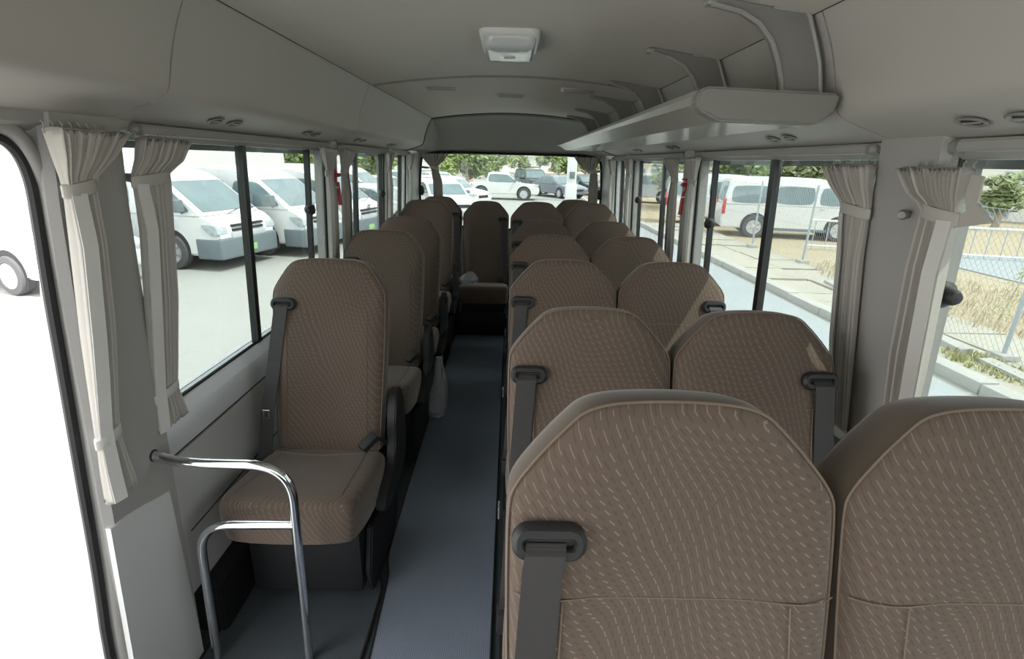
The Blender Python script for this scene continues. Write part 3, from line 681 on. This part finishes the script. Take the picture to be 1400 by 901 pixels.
for y, z, lb in ((1.85, 0, 'single brown seat nearest the chrome rail, whole cushion in view'), (2.69, 0, 'single brown seat directly behind the front left seat'), (3.39, 0, 'third single brown seat on the left, behind the clear plastic bag'), (4.14, .055, 'fourth and farthest single brown seat on the left, standing higher')):
    put_seat(protoL, -.667, y, z, lb, gl_)
on = ['nearest brown patterned aisle seat, filling the bottom centre', 'aisle seat right of the carpet, second from the camera', 'aisle seat right of the carpet, third from the camera', 'aisle seat right of the carpet, fourth from the camera', 'aisle seat right of the carpet, fifth from the camera', 'aisle seat right of the carpet, sixth and raised']
wn = ['nearest brown window seat, cut by the right edge of the photo', 'window seat beside the belt guide at right, second from camera', 'window seat with a sunlit right corner, third from camera', 'right window seat just behind the sunlit one', 'right window seat, fifth from the camera', 'right window seat, sixth and raised']
for j, (y, z) in enumerate(((.545, .078), (1.23, .005), (1.95, 0), (2.67, 0), (3.39, 0), (4.14, .06))):
    put_seat(protoRi, .215, y, z, on[j], gi); put_seat(protoRo, .643, y, z, wn[j], go)
put_seat(protoM, -.22, 4.80, .01, 'back row middle seat at the end of the aisle', gr)
put_seat(protoRo, -.655, 4.82, .04, 'back row seat hidden behind the fourth left seat', gr)
put_seat(protoRo, .60, 4.82, .04, 'dark back row seat peeking between the two raised right seats', gr)
# clear plastic bags
def bag(label, loc, w_, d_, h_, seed):
    rnd = random.Random(seed); rings = []; n = 26
    off = [rnd.uniform(-1, 1) for _ in range(n)]
    for i in range(15):
        t_ = i/14; f = interp([(0, .62), (.15, .92), (.45, 1.0), (.75, .72), (.9, .45), (1, .30)], t_)
        rings.append([Vector((w_*f*math.cos(2*math.pi*k_/n)*(1+.09*off[(k_*3) % n]*math.sin(t_*9+k_))+.30*w_*t_*t_, d_*f*math.sin(2*math.pi*k_/n)*(1+.09*off[(k_*5) % n]*math.cos(t_*7+k_)), h_*t_)) for k_ in range(n)])
    o = obj('plastic_bag', MB().loft(rings), m_bag, loc=loc, smooth=25)
    return tag(o, label, 'bag', 'clear plastic bags')
bag('crumpled clear plastic bag hanging beside the aisle at the left seats', (-.418, 2.80, .02), .066, .055, .38, 3)
bag('small shiny clear plastic bag lying on the back row middle seat', (-.36, 4.45, .455), .085, .07, .11, 8)

# ================================================================== outside
GZ = -.75
def gpl(name, poly, mat, z0=GZ-.05, z1=GZ): return struct(name, MB().prism(poly, lambda a, b, d: (a, b, d), z0, z1), mat, 0)
gpl('ground', [(-90, -40), (5.05, -40), (5.05, 150), (-90, 150)], m_lot)
gpl('road', [(1.6, -6), (4.9, -6), (4.9, 28), (1.6, 28)], m_road, GZ, GZ+.012)
gpl('ground.001', [(5.25, -10), (90, -10), (90, 150), (5.25, 150)], m_sand)
gpl('road.001', [(10.8, -10), (18.0, -10), (16.5, 14.6), (11.2, 14.6)], m_road, GZ, GZ+.03)
# kerb stones
kb = thing('kerb', 'pale concrete kerb of long stones beside the bus', 'kerb', (0, 0, 0))
sm_ = MB().rbox(-.11, .11, -.49, .49, -.05, .13, .012)
k0 = obj('kerb_stone', sm_, m_kerb, kb); k0.location = (5.16, -2.5, GZ)
rnd = random.Random(4)
for i in range(1, 31):
    c = bpy.data.objects.new('kerb_stone', k0.data); COL.objects.link(c); c.parent = kb
    c.location = (5.16+rnd.uniform(-.012, .012), -2.5+i, GZ+rnd.uniform(-.012, .008)); c.rotation_euler = (0, 0, rnd.uniform(-.01, .01))
# broken pavement slabs
pv = thing('pavement', None, None, kind='structure')
i = 0
for iy in range(0, 17):
    for ix in range(2):
        x0 = 5.29+ix*.98; y0 = 1.2+iy*1.16; j = lambda: rnd.uniform(-.05, .05)
        pp = [(x0+.015+j()*.3, y0+.02+j()), (x0+.95+j()*.4, y0+.02+j()), (x0+.95+j()*.4, y0+1.12+j()), (x0+.48, y0+1.10+j()), (x0+.015+j()*.3, y0+1.12+j())]
        o = obj('slab', MB().prism(pp, lambda a, b, d: (a, b, d), GZ-.02, GZ+.045+rnd.uniform(0, .03)), m_slab, pv, smooth=0)
# low kerb under the fence
fk = MB()
# chain link fence
def fx(y): return interp([(0, 5.6), (5.95, 6.18), (12.4, 7.2), (17.8, 6.9), (30, 6.9)], y)
fe = thing('chain_link_fence', 'chain link fence with thin galvanised posts beyond the kerb', 'fence', (0, 0, 0))
for y, lean in ((2.2, 0), (4.0, .02), (5.95, .03), (8.15, .06), (10.3, .04), (12.45, .03), (14.9, 0), (17.8, 0)):
    x = fx(y); obj('post', MB().tube([(x, y, GZ), (x+lean, y, GZ+1.9)], .026, 8), m_pole, fe)
    obj('footing', MB().rbox(x-.12, x+.12, y-.12, y+.12, GZ-.02, GZ+.14, .02), m_kerb, fe)
wm = MB(); y = 0.5; hgt = 1.75; stp = .105
while y < 17.8-hgt:
    for sg in (-1, 1):
        ya, yb = (y, y+hgt) if sg > 0 else (y+hgt, y)
        a = Vector((fx(ya), ya, GZ+.08)); b = Vector((fx(yb), yb, GZ+.08+hgt)); r_ = .0022
        wm.add([a+Vector((0, r_, -r_)), a+Vector((0, -r_, r_)), a+Vector((r_*1.5, 0, 0)), b+Vector((0, r_, -r_)), b+Vector((0, -r_, r_)), b+Vector((r_*1.5, 0, 0))], [(0, 1, 4, 3), (1, 2, 5, 4), (2, 0, 3, 5)])
    y += stp
for zz in (GZ+.08, GZ+.95, GZ+1.83): wm.tube([(fx(q), q, zz) for q in (0.5, 5.95, 12.4, 17.8)], .003, 4)
tag(obj('wire_mesh', wm, m_pole, fe, smooth=0), kind='stuff')
lk = MB()
for a, b in ((3.0, 5.8), (6.1, 8.0), (8.3, 10.2)): lk.rbox(-.09, .09, 0, 1, 0, 1) if False else lk.loft([[Vector((fx(q)-.35+w_, q, z)) for w_, z in ((-.09, GZ-.02), (.09, GZ-.02), (.08, GZ+.13), (-.08, GZ+.12))] for q in (a, (a+b)/2, b)])
tag(obj('edging_stones', lk, m_kerb), 'worn low concrete edging just before the fence', 'edging')
# weeds and a thin sapling
def tuft(name, label, x, y, n, sp, h, mat, seed, parent=None):
    rnd = random.Random(seed); b = MB()
    for _ in range(n):
        a = rnd.uniform(0, 6.28); r_ = sp*math.sqrt(rnd.random()); px, py = x+r_*math.cos(a), y+r_*math.sin(a)*2
        hh = h*rnd.uniform(.4, 1); ln = rnd.uniform(0, 6.28); dx, dy = math.cos(ln)*hh*.5, math.sin(ln)*hh*.5; w_ = rnd.uniform(.004, .012)
        b.add([(px-w_, py, GZ+.04), (px+w_, py, GZ+.04), (px+dx*.5+w_, py+dy*.5, GZ+.05+hh*.7), (px+dx*.5-w_, py+dy*.5, GZ+.05+hh*.7), (px+dx, py+dy, GZ+.05+hh)], [(0, 1, 2, 3), (3, 2, 4)])
    return tag(obj(name, b, mat, smooth=0), label, 'grass', kind='stuff')
tuft('weeds', 'green weeds growing before the kerb under the nearest fence post', 5.75, 5.6, 500, .32, .10, m_weed, 1)
tuft('dry_grass', 'dry straw coloured grass behind the fence', 8.3, 9.3, 1800, 1.7, .13, m_straw, 2)
def sapling(x, y, h, label):
    t = thing('sapling', label, 'plant', (x, y, GZ)); rnd = random.Random(5)
    obj('stem', MB().tube([(0, 0, 0), (.10, .0, h*.4), (.22, .05, h*.75), (.30, .08, h)], [.012, .009, .006, .003], 6), m_bark, t)
    lf = MB()
    for i_ in range(170):
        q = rnd.uniform(.15, 1); c = Vector((.30*q, .08*q, h*q))+Vector((rnd.gauss(0, .12*(1.25-q)), rnd.gauss(0, .12*(1.25-q)), rnd.gauss(0, .03)))
        a = Vector((rnd.gauss(0, 1), rnd.gauss(0, 1), rnd.gauss(0, .6))).normalized()*.03; b_ = a.orthogonal().normalized()*.012
        lf.add([c-a, c+b_, c+a, c-b_], [(0, 1, 2, 3)])
    tag(obj('leaves', lf, m_weed, t, smooth=0), kind='stuff')
sapling(7.6, 7.6, .95, 'thin leafy sapling standing before the fence post at right')
# ------------------------------------------------------------------ vehicles
def wheel(t, x, side, W_, r, spokes=6, rw=.62):
    y0 = side*(W_/2-.16); o = obj('wheel', MB().lathe([(r*.60, .0), (r*.66, .0), (r*.95, .0), (r, .03), (r, .17), (r*.95, .20), (r*.68, .21), (r*.60, .18)], 28, lambda p, q, a: (x+p, y0+side*a, r+q)), m_tyre, t)
    rm = MB(); rm.lathe([(.001, .12), (r*rw*.97, .12), (r*rw, .19), (r*rw*1.03, .205), (r*rw*1.05, .19)], 28, lambda p, q, a: (x+p, y0+side*a, r+q))
    for k_ in range(spokes):
        M_ = Matrix.Translation((x, y0+side*.175, r)) @ Matrix.Rotation(2*math.pi*k_/spokes, 4, 'Y')
        rm.rbox(-r*.085, r*.085, -.015, .018, r*.10, r*rw, .01, 1, M_)
    rm.lathe([(r*.2, .15), (r*.2, .20), (r*.14, .21), (.001, .212)], 14, lambda p, q, a: (x+p, y0+side*a, r+q))
    obj('rim', rm, m_rimw, o)
    obj('wheel_arch', MB().lathe([(.001, 0), (r*1.16, 0), (r*1.2, .006), (.001, .008)], 28, lambda p, q, a: (x+p, side*(W_/2-.004)+side*a*.7, r+.03+max(q, -r*.75))), m_arch, t)
def rcorn(p, d=.10):
    out = []; n = len(p)
    for i in range(n):
        a, b, c = Vector(p[i-1]), Vector(p[i]), Vector(p[(i+1) % n]); out += [b+(a-b).normalized()*d, b+(c-b).normalized()*d]
    return out
def vehicle(name, label, loc, rz, lower, upper, W_, belt, H, wheels, r, wins, front, rear=None, paint=None, tumble=.13, extras=None, group=None, cat='van', spokes=6, hood=None):
    paint = paint or m_paint
    t = thing(name, label, cat, (loc[0], loc[1], GZ), rz, group)
    obj('body', MB().prism(lower, lambda a, b, d: (a, d, b), -W_/2, W_/2, .045, 3), paint, t)
    def yy(b, s): return s*(W_/2-.012)*(1-tumble*max(0, b-belt)/(H-belt))
    cv = MB(); n = len(upper)
    vs = [(a, yy(b, -1), b) for a, b in upper]+[(a, yy(b, 1), b) for a, b in upper]
    bm = bmesh.new(); bv = [bm.verts.new(v_) for v_ in vs]
    bm.faces.new(bv[:n][::-1]); bm.faces.new(bv[n:])
    for i_ in range(n): bm.faces.new((bv[i_], bv[(i_+1) % n], bv[(i_+1) % n+n], bv[i_+n]))
    bmesh.ops.recalc_face_normals(bm, faces=bm.faces[:])
    es = [e for e in bm.edges if e.calc_face_angle(0) > R(10) and min(v_.co.z for v_ in e.verts) > belt-.02 and max(v_.co.z for v_ in e.verts) > belt+.05]
    bmesh.ops.bevel(bm, geom=es, offset=.05, segments=3, affect='EDGES', clamp_overlap=True); bm.verts.index_update()
    cv.add([v_.co.copy() for v_ in bm.verts], [[v_.index for v_ in f.verts] for f in bm.faces]); bm.free()
    obj('cabin', cv, paint, t)
    for s in (-1, 1):
        for wp in wins:
            wp2 = chaikin([Vector(p) for p in rcorn(wp)], 1)
            rg = [[Vector((p.x, yy(p.y, s)+s*o_, p.y)) for p in wp2] for o_ in (-.002, .008)]
            obj('side_window', MB().loft(rg), m_vglass, t)
        for xx in wheels: wheel(t, xx, s, W_, r, spokes)
    def screen(p, q, nm, wf=.88):
        p = Vector(p); q = Vector(q); d = (q-p).normalized(); nrm = Vector((d.y, -d.x))
        if nrm.y < 0: nrm = -nrm
        rg = []
        for o_ in (-.002, .012):
            rg.append([Vector((c.x+nrm.x*o_, yy(c.y, e)*wf, c.y+nrm.y*o_)) for c, e in ((p, -1), (p, 1), (q, 1), (q, -1))])
        obj(nm, MB().loft(rg), m_vglass, t)
    screen(*front, 'windscreen')
    if rear: screen(*rear, 'rear_screen')
    if extras: extras(t)
    return t
def van_extras(t, rack_=False, mirror=True, tail=True):
    for s in (-1, 1):
        hl = chaikin([Vector(p) for p in ((2.22, .93), (2.36, .90), (2.40, .70), (2.20, .72), (1.98, .92))], 1)
        obj('headlamp', MB().loft([[Vector((p.x+.01, s*(.852-o_), p.y)) for p in hl] for o_ in (-.012, .26)]), m_lamp, t)
        m_ = obj('mirror', MB().rbox(1.62, 1.78, s*1.0-.09, s*1.0+.09, 1.17, 1.40, .03), m_grey, t)
        obj('mirror_arm', MB().tube([(1.60, s*.80, 1.12), (1.68, s*.9, 1.16), (1.70, s*1.0, 1.2)], .025, 8), m_grey, m_)
        obj('side_trim', MB().rbox(-1.0, 1.0, s*.852-.008, s*.852+.008, .27, .36, .006), m_grey, t)
        obj('door_handle', MB().rbox(.62, .78, s*.86-.012, s*.86+.012, 1.0, 1.03, .008), m_paint2, t)
        obj('tail_lamp', MB().rbox(-2.36, -2.26, s*.80-.07, s*.80+.07, .75, 1.25, .02), m_tail, t)
    obj('bumper', MB().rbox(1.85, 2.44, -.86, .86, .24, .66, .05, 3), m_grey, t)
    for z in (.885, .80, .60): obj('grille_slot', MB().rbox(2.36, 2.42, -.46, .46, z-.022, z+.022, .01), m_arch, t)
    obj('grille_bar', MB().rbox(2.34, 2.43, -.5, .5, .64, .76, .02), m_paint2, t)
    obj('licence_plate', MB().rbox(2.43, 2.455, -.16, .16, .34, .47, .005), m_plate, t)
    em = MB()
    for a_, b_ in ((.075, .052), (.025, .046), (.06, .022)):
        em.tube([(2.392, a_*math.cos(q), .965+b_*math.sin(q)+(.018 if a_ == .06 else 0)) for q in [2*math.pi*k_/20 for k_ in range(20)]], .007, 6, closed=True)
    obj('emblem', em, m_mark, t)
    for s in (-1, 1):
        obj('wiper', MB().tube([(2.12, s*.25, 1.07), (2.02, s*.25+.5, 1.16)], .008, 5), m_arch, t)
van_low = [(2.36, .30), (2.40, .60), (2.38, .88), (2.30, 1.00), (2.08, 1.10), (-2.34, 1.10), (-2.38, .6), (-2.34, .30)]
van_up = [(2.10, 1.09), (1.24, 1.74), (.95, 1.88), (.5, 1.965), (0, 1.98), (-2.05, 1.97), (-2.22, 1.86), (-2.33, 1.09)]
van_win = [[(1.86, 1.14), (1.28, 1.66), (.62, 1.70), (.58, 1.12)], [(.42, 1.13), (.42, 1.70), (-.72, 1.70), (-.72, 1.13)], [(-.86, 1.13), (-.86, 1.70), (-2.08, 1.68), (-2.12, 1.13)]]
def van(label, x, y, deg, group='white passenger vans', ex=None):
    def e(t):
        van_extras(t)
        if ex: ex(t)
    return vehicle('passenger_van', label, (x, y), R(deg), van_low, van_up, 1.70, 1.10, 1.98, (1.28, -1.29), .36, van_win, ((2.02, 1.15), (1.28, 1.71)), ((-2.24, 1.80), (-2.32, 1.16)), extras=e, group=group)
PH = -12
def at_wheel(wx, wy, deg, side=1, wb=1.28):
    h = Vector((math.cos(R(deg)), math.sin(R(deg)))); l = Vector((-h.y, h.x)); c = Vector((wx, wy))-h*wb+l*.75*side; return c.x, c.y
for (wx, wy, dg, lb) in ((-6.75, 10.4, PH, 'white van parked nearest in the first left window, front half in view'), (-5.75, 12.15, PH, 'white van parked second, right of the window bar'), (-5.2, 14.2, PH, 'white van parked third, only its windscreen seen'), (-5.9, 19.9, -8, 'white van seen side on through the second left window')):
    van(lb, *at_wheel(wx, wy, dg), dg)
van('white van with red tail lamp beyond the fence at right', *at_wheel(10.75, 17.0, -13.5), -13.5)
van('white van parked behind the right hand van, tail in view', 8.7, 21.4, -13.5)
# cars
car_low = [(2.15, .28), (2.22, .45), (2.18, .66), (2.0, .76), (1.15, .90), (-1.6, .95), (-2.1, .92), (-2.18, .6), (-2.12, .28)]
car_up = [(1.18, .88), (.35, 1.36), (-.2, 1.44), (-.95, 1.40), (-1.75, .92)]
car_win = [[(.88, .95), (.32, 1.30), (-.25, 1.36), (-.25, .95)], [(-.33, .95), (-.33, 1.36), (-.9, 1.32), (-1.35, .97)]]
hat_up = [(1.18, .88), (.55, 1.34), (.1, 1.46), (-1.5, 1.47), (-1.85, 1.35), (-2.0, .93)]
hat_win = [[(.95, .95), (.5, 1.32), (-.15, 1.38), (-.15, .95)], [(-.23, .95), (-.23, 1.38), (-1.0, 1.38), (-1.0, .95)], [(-1.1, .97), (-1.1, 1.38), (-1.6, 1.36), (-1.75, .99)]]
suv_low = [(2.2, .35), (2.26, .6), (2.2, .98), (1.15, 1.08), (-2.1, 1.08), (-2.2, .7), (-2.15, .35)]
suv_up = [(1.2, 1.06), (.7, 1.66), (.3, 1.76), (-1.9, 1.74), (-2.12, 1.06)]
suv_win = [[(1.0, 1.12), (.62, 1.62), (-.1, 1.64), (-.1, 1.12)], [(-.2, 1.12), (-.2, 1.64), (-1.1, 1.64), (-1.1, 1.12)], [(-1.2, 1.12), (-1.2, 1.64), (-1.9, 1.62), (-2.0, 1.12)]]
pik_low = [(2.2, .35), (2.26, .55), (2.2, .84), (1.9, .92), (1.1, .98), (-.6, 1.02), (-2.2, 1.0), (-2.22, .35)]
pik_up = [(1.12, .96), (.35, 1.55), (.1, 1.62), (-.85, 1.62), (-1.05, .98)]
def carx(low_front=2.18, z=.66, W_=1.72):
    def e(t):
        for s in (-1, 1):
            obj('headlamp', MB().rbox(low_front-.30, low_front+.015, s*(W_/2-.15)-.14, s*(W_/2-.15)+.145, z-.08, z+.04, .03), m_lamp, t)
            obj('tail_lamp', MB().rbox(-2.20, -2.02, s*(W_/2-.12)-.12, s*(W_/2-.12)+.125, z+.04, z+.20, .03), m_tail, t)
            obj('mirror', MB().rbox(.75, .92, s*(W_/2+.08)-.09, s*(W_/2+.08)+.08, z+.30, z+.42, .03), m_grey, t)
        obj('grille', MB().rbox(low_front, low_front+.04, -.45, .45, z-.18, z-.04, .02), m_arch, t)
    return e
def auto(kind, label, x, y, deg, paint=None, ex=None, group=None, name='car'):
    lo, hi, wi, bl, H, fr, rr_ = {'sedan': (car_low, car_up, car_win, .92, 1.44, ((1.10, .93), (.42, 1.32)), ((-1.02, 1.36), (-1.66, .97))),
        'hatch': (car_low, hat_up, hat_win, .92, 1.47, ((1.12, .93), (.60, 1.31)), ((-1.88, 1.30), (-1.98, 1.0))),
        'suv': (suv_low, suv_up, suv_win, 1.07, 1.76, ((1.16, 1.12), (.74, 1.61)), ((-1.95, 1.66), (-2.10, 1.14))),
        'pickup': (pik_low, pik_up, [[(.92, 1.04), (.32, 1.50), (-.82, 1.52), (-.88, 1.04)]], .98, 1.62, ((1.02, 1.03), (.42, 1.50)), ((-.88, 1.55), (-1.0, 1.06)))}[kind]
    def e(t):
        carx(z=.66 if kind in ('sedan', 'hatch') else .86)(t)
        if ex: ex(t)
    return vehicle(name, label, (x, y), R(deg), lo, hi, 1.72, bl, H, (1.32, -1.30), .32 if kind in ('sedan', 'hatch') else .37, wi, fr, rr_, paint=paint, extras=e, cat='car', spokes=5, group=group)
x_, y_ = at_wheel(-7.9, 8.15, -18, 1, 1.32)
auto('sedan', 'white car seen through the open door at left edge', x_, y_, -18)
auto('sedan', 'white low car parked before the side-on van in second left window', -4.6, 17.7, -8)
auto('pickup', 'white pickup seen broadside in the middle of the rear window', -.45, 33.2, -4, name='pickup_truck')
def roofrack(t):
    q = MB()
    for s in (-.6, .6): q.tube([(-1.6, s, 1.88), (.3, s, 1.88)], .03, 6)
    for xx in (-1.6, -1.0, -.4, .3): q.tube([(xx, -.6, 1.88), (xx, .6, 1.88)], .025, 6)
    for xx in (-1.5, .1):
        for s in (-.6, .6): q.tube([(xx, s, 1.7), (xx, s, 1.88)], .02, 5)
    obj('roof_rack', q, m_arch, t)
auto('suv', 'dark off-road car with a roof rack behind the pickup', 1.6, 41.2, -75, m_paintd, roofrack, name='off_road_car')
auto('sedan', 'blue-grey car right of the roof-racked car', 3.3, 36.6, -60, m_paintb)
auto('sedan', 'dark car beside the blue-grey one', 5.6, 41, -65, m_paintd)
auto('suv', 'silver car behind the white column in the rear window', 8.6, 41, -78, m_paint2)
auto('hatch', 'white hatchback with side window, left in the rear window', -3.3, 27.5, -28)
auto('hatch', 'white car with a sloping windscreen at left of the rear window', -3.0, 22.3, -62, group=None)
auto('sedan', 'white car farthest left behind the rear window curtain', -6.6, 27, -50)
auto('sedan', 'white car in the far row below the big tree', -5.2, 38, -60)
auto('hatch', 'silver car in the far row left of the tree trunk', -8.6, 40, -60, m_paint2)
auto('hatch', 'blue car with yellow roof beyond the right hand van', 14.2, 22.3, -14, m_paintb, lambda t: obj('roof_panel', MB().rbox(-1.4, .1, -.6, .6, 1.44, 1.52, .03), m_yellow, t))
auto('suv', 'grey car parked beyond the second right window', 8.4, 33.5, -20, m_paint2)
auto('sedan', 'silver car beyond the railing at the far right', 21.5, 16.0, -20, m_paint2)
# ------------------------------------------------------------------ trees
def tree(label, x, y, h, cr, mat, seed, group=None, leaf_=.26, n=2600, name='tree', tr=.16):
    rnd = random.Random(seed); t = thing(name, label, 'tree', (x, y, GZ), group=group)
    obj('trunk', MB().tube([(0, 0, 0), (.06, .03, h*.25), (-.04, 0, h*.5), (0, 0, h*.75)], [tr, tr*.8, tr*.65, tr*.3], 9), m_bark, t)
    cl = [(Vector((rnd.gauss(0, cr*.45), rnd.gauss(0, cr*.45), h*.62+rnd.uniform(-.5, .6)*h*.42)), cr*rnd.uniform(.28, .5)) for _ in range(22)]
    for c, _ in cl[:5]: obj('branch', MB().tube([(0, 0, h*.4), tuple(c*.6+Vector((0, 0, h*.18))), tuple(c)], [tr*.4, tr*.25, .02], 6), m_bark, t)
    b = MB()
    for i_ in range(n):
        c, r_ = cl[i_ % len(cl)]; d = Vector((rnd.gauss(0, 1), rnd.gauss(0, 1), rnd.gauss(0, 1))).normalized()*r_*rnd.uniform(.55, 1.0)
        p = c+d; a = Vector((rnd.gauss(0, 1), rnd.gauss(0, 1), rnd.gauss(0, .7))).normalized(); e = a.orthogonal().normalized(); s_ = leaf_*rnd.uniform(.5, 1)
        b.add([p-a*s_, p+e*s_*.45, p+a*s_, p-e*s_*.45], [(0, 1, 2, 3)])
    tag(obj('foliage', b, mat, t, smooth=0), kind='stuff'); return t
tree('large round leafy tree above the parked cars, left in the rear window', -3.9, 47, 3.6, 2.5, m_leaf, 11, n=4200)
tree('drooping green tree beside the white column in the rear window', 4.3, 49, 4.0, 1.3, m_leaf, 12, n=2600)
tree('olive green tree right of the white column', 7.2, 52, 4.4, 1.6, m_leaf2, 13)
tree('green trees behind the white trailer on the left', -11.2, 28, 3.8, 1.8, m_leaf, 14)
tree('tall green tree over the vans in the second left window', -8.6, 32.5, 4.4, 1.7, m_leaf, 15)
tree('pale tree at the front edge of the first left window', -22, 28, 4.0, 1.7, m_leaf2, 16)
for i_, (x, y) in enumerate(((9.2, 29), (12.4, 28), (15.8, 27.5), (18.6, 29))):
    tree(('green tree behind the right vans, nearest the hammer pillar', 'green tree behind the right vans, left of the window bar', 'green tree behind the right vans, at the window bar', 'green tree behind the right vans, left of the pale trunk')[i_], x, y, 3.7, 1.9, m_leaf if i_ % 2 else m_leaf2, 20+i_, n=2600)
obj_t = thing('palm_trunk', 'pale thick bare trunk behind the right window bar', 'tree', (13.5, 19.5, GZ))
obj('trunk', MB().tube([(0, 0, 0), (0, 0, 1.2), (.05, 0, 2.6), (.05, 0, 5)], [.22, .19, .17, .16], 12), m_bark, obj_t)
tree('small round bush in front of the white building at right', 20.6, 22.0, 2.4, .7, m_leaf2, 30, n=700, name='bush')
tree('small round shrub before the far wall in rear window', 1.0, 58, 3.4, 1.0, m_leaf2, 31, n=600, name='bush')
# ------------------------------------------------------------------ buildings
def building(label, x, y, rz, W_, D_, H, wins, name='building', band=None, bars=None):
    t = thing(name, label, 'building', (x, y, GZ), R(rz))
    obj('wall', MB().rbox(-W_/2, W_/2, 0, D_, 0, H, .03, 1), m_build, t)
    for (a, b, c, d) in wins:
        o = obj('window', MB().box(a-.06, b+.06, -.05, .01, c-.06, d+.06), m_paint2, t); obj('pane', MB().box(a, b, -.058, -.05, c, d), m_bwin, o)
    if band:
        for z in band: obj('ledge', MB().rbox(-W_/2-.1, W_/2+.1, -.35, .02, z, z+.18, .03, 1), m_build, t)
    if bars: bars(t)
    return t
def letters(t): obj('lettering', _sign(), m_sign, t)
def _sign():
    b = MB(); x = 2.9
    for i_ in range(8):
        b.box(x, x+.045, -.10, -.03, 1.15, 1.55)
        if i_ % 3 != 1: b.box(x, x+.17, -.10, -.03, 1.49, 1.55)
        if i_ % 2: b.box(x, x+.17, -.10, -.03, 1.32, 1.38)
        if i_ % 4 != 2: b.box(x+.125, x+.17, -.10, -.03, 1.15, 1.55)
        if i_ % 3: b.box(x, x+.17, -.10, -.03, 1.15, 1.21)
        x += .24 if i_ != 3 else .42
    return b
building('long white building with red lettering behind the parked cars', 2, 70, 0, 60, 8, 9.0, [(-6.2+i_*2.6, -4.9+i_*2.6, 1.9, 2.5) for i_ in range(5)], band=(.9, 2.9), bars=letters)
building('white block with small and tall windows at the far right', 28.0, 23.0, -42, 17, 6, 8.0, [(-4.9+i_*.62, -4.45+i_*.62, 1.95, 2.35) for i_ in range(3)]+[(-5.6, -4.4, .25, 1.25), (-2.6, -1.4, .2, 1.3), (1.0, 2.2, .2, 1.3)], band=(1.45,))
building('pale apartment house with balconies beyond the second right window', 21, 50, -8, 20, 8, 9, [(-9.2+i_*1.5, -8.3+i_*1.5, z, z+1.0) for i_ in range(13) for z in (.9, 2.6, 4.3)], band=(.6, 2.3, 4.0))
building('white boxy trailer body behind the left vans', -14.4, 22.0, 4, 8.4, 2.4, 4.6, [], name='trailer')
building('white canopy wall behind the second left window', -13.8, 38, 0, 5.0, 3, 2.9, [], name='shed')
building('pale building far beyond the open door', -34, 24, 50, 24, 6, 6, [(-8+i_*3, -7+i_*3, 1.2, 2.4) for i_ in range(6)], band=(3.2,))
t = thing('concrete_column', 'white square column standing right of the cars in the rear window', 'column', (3.75, 33, GZ))
obj('shaft', MB().rbox(-.28, .28, -.28, .28, 0, 5.5, .04), m_post, t); obj('base', MB().rbox(-.34, .34, -.34, .34, 0, 1.0, .05), m_post, t)
obj('meter_box', MB().rbox(-.16, .16, -.34, -.27, 1.35, 1.75, .02), m_grey, t)
# white railing beyond the road on the right
t = thing('railing', 'low white railing beyond the road at far right', 'railing', (0, 0, 0))
for i_ in range(34):
    x = 8.9+i_*.34; y = 15.1-i_*.10
    obj('picket', MB().box(x-.009, x+.009, y-.009, y+.009, GZ, GZ+.85), m_pole, t)
obj('top_rail', MB().tube([(8.8, 15.13, GZ+.85), (20.3, 11.75, GZ+.85)], .03, 6), m_post, t)
obj('bottom_rail', MB().tube([(8.8, 15.13, GZ+.12), (20.3, 11.75, GZ+.12)], .03, 6), m_post, t)
for o in bpy.data.objects:
    if o.type == 'MESH' and o.parent is None and 'kind' not in o and 'label' not in o: print('UNLABELLED', o.name)
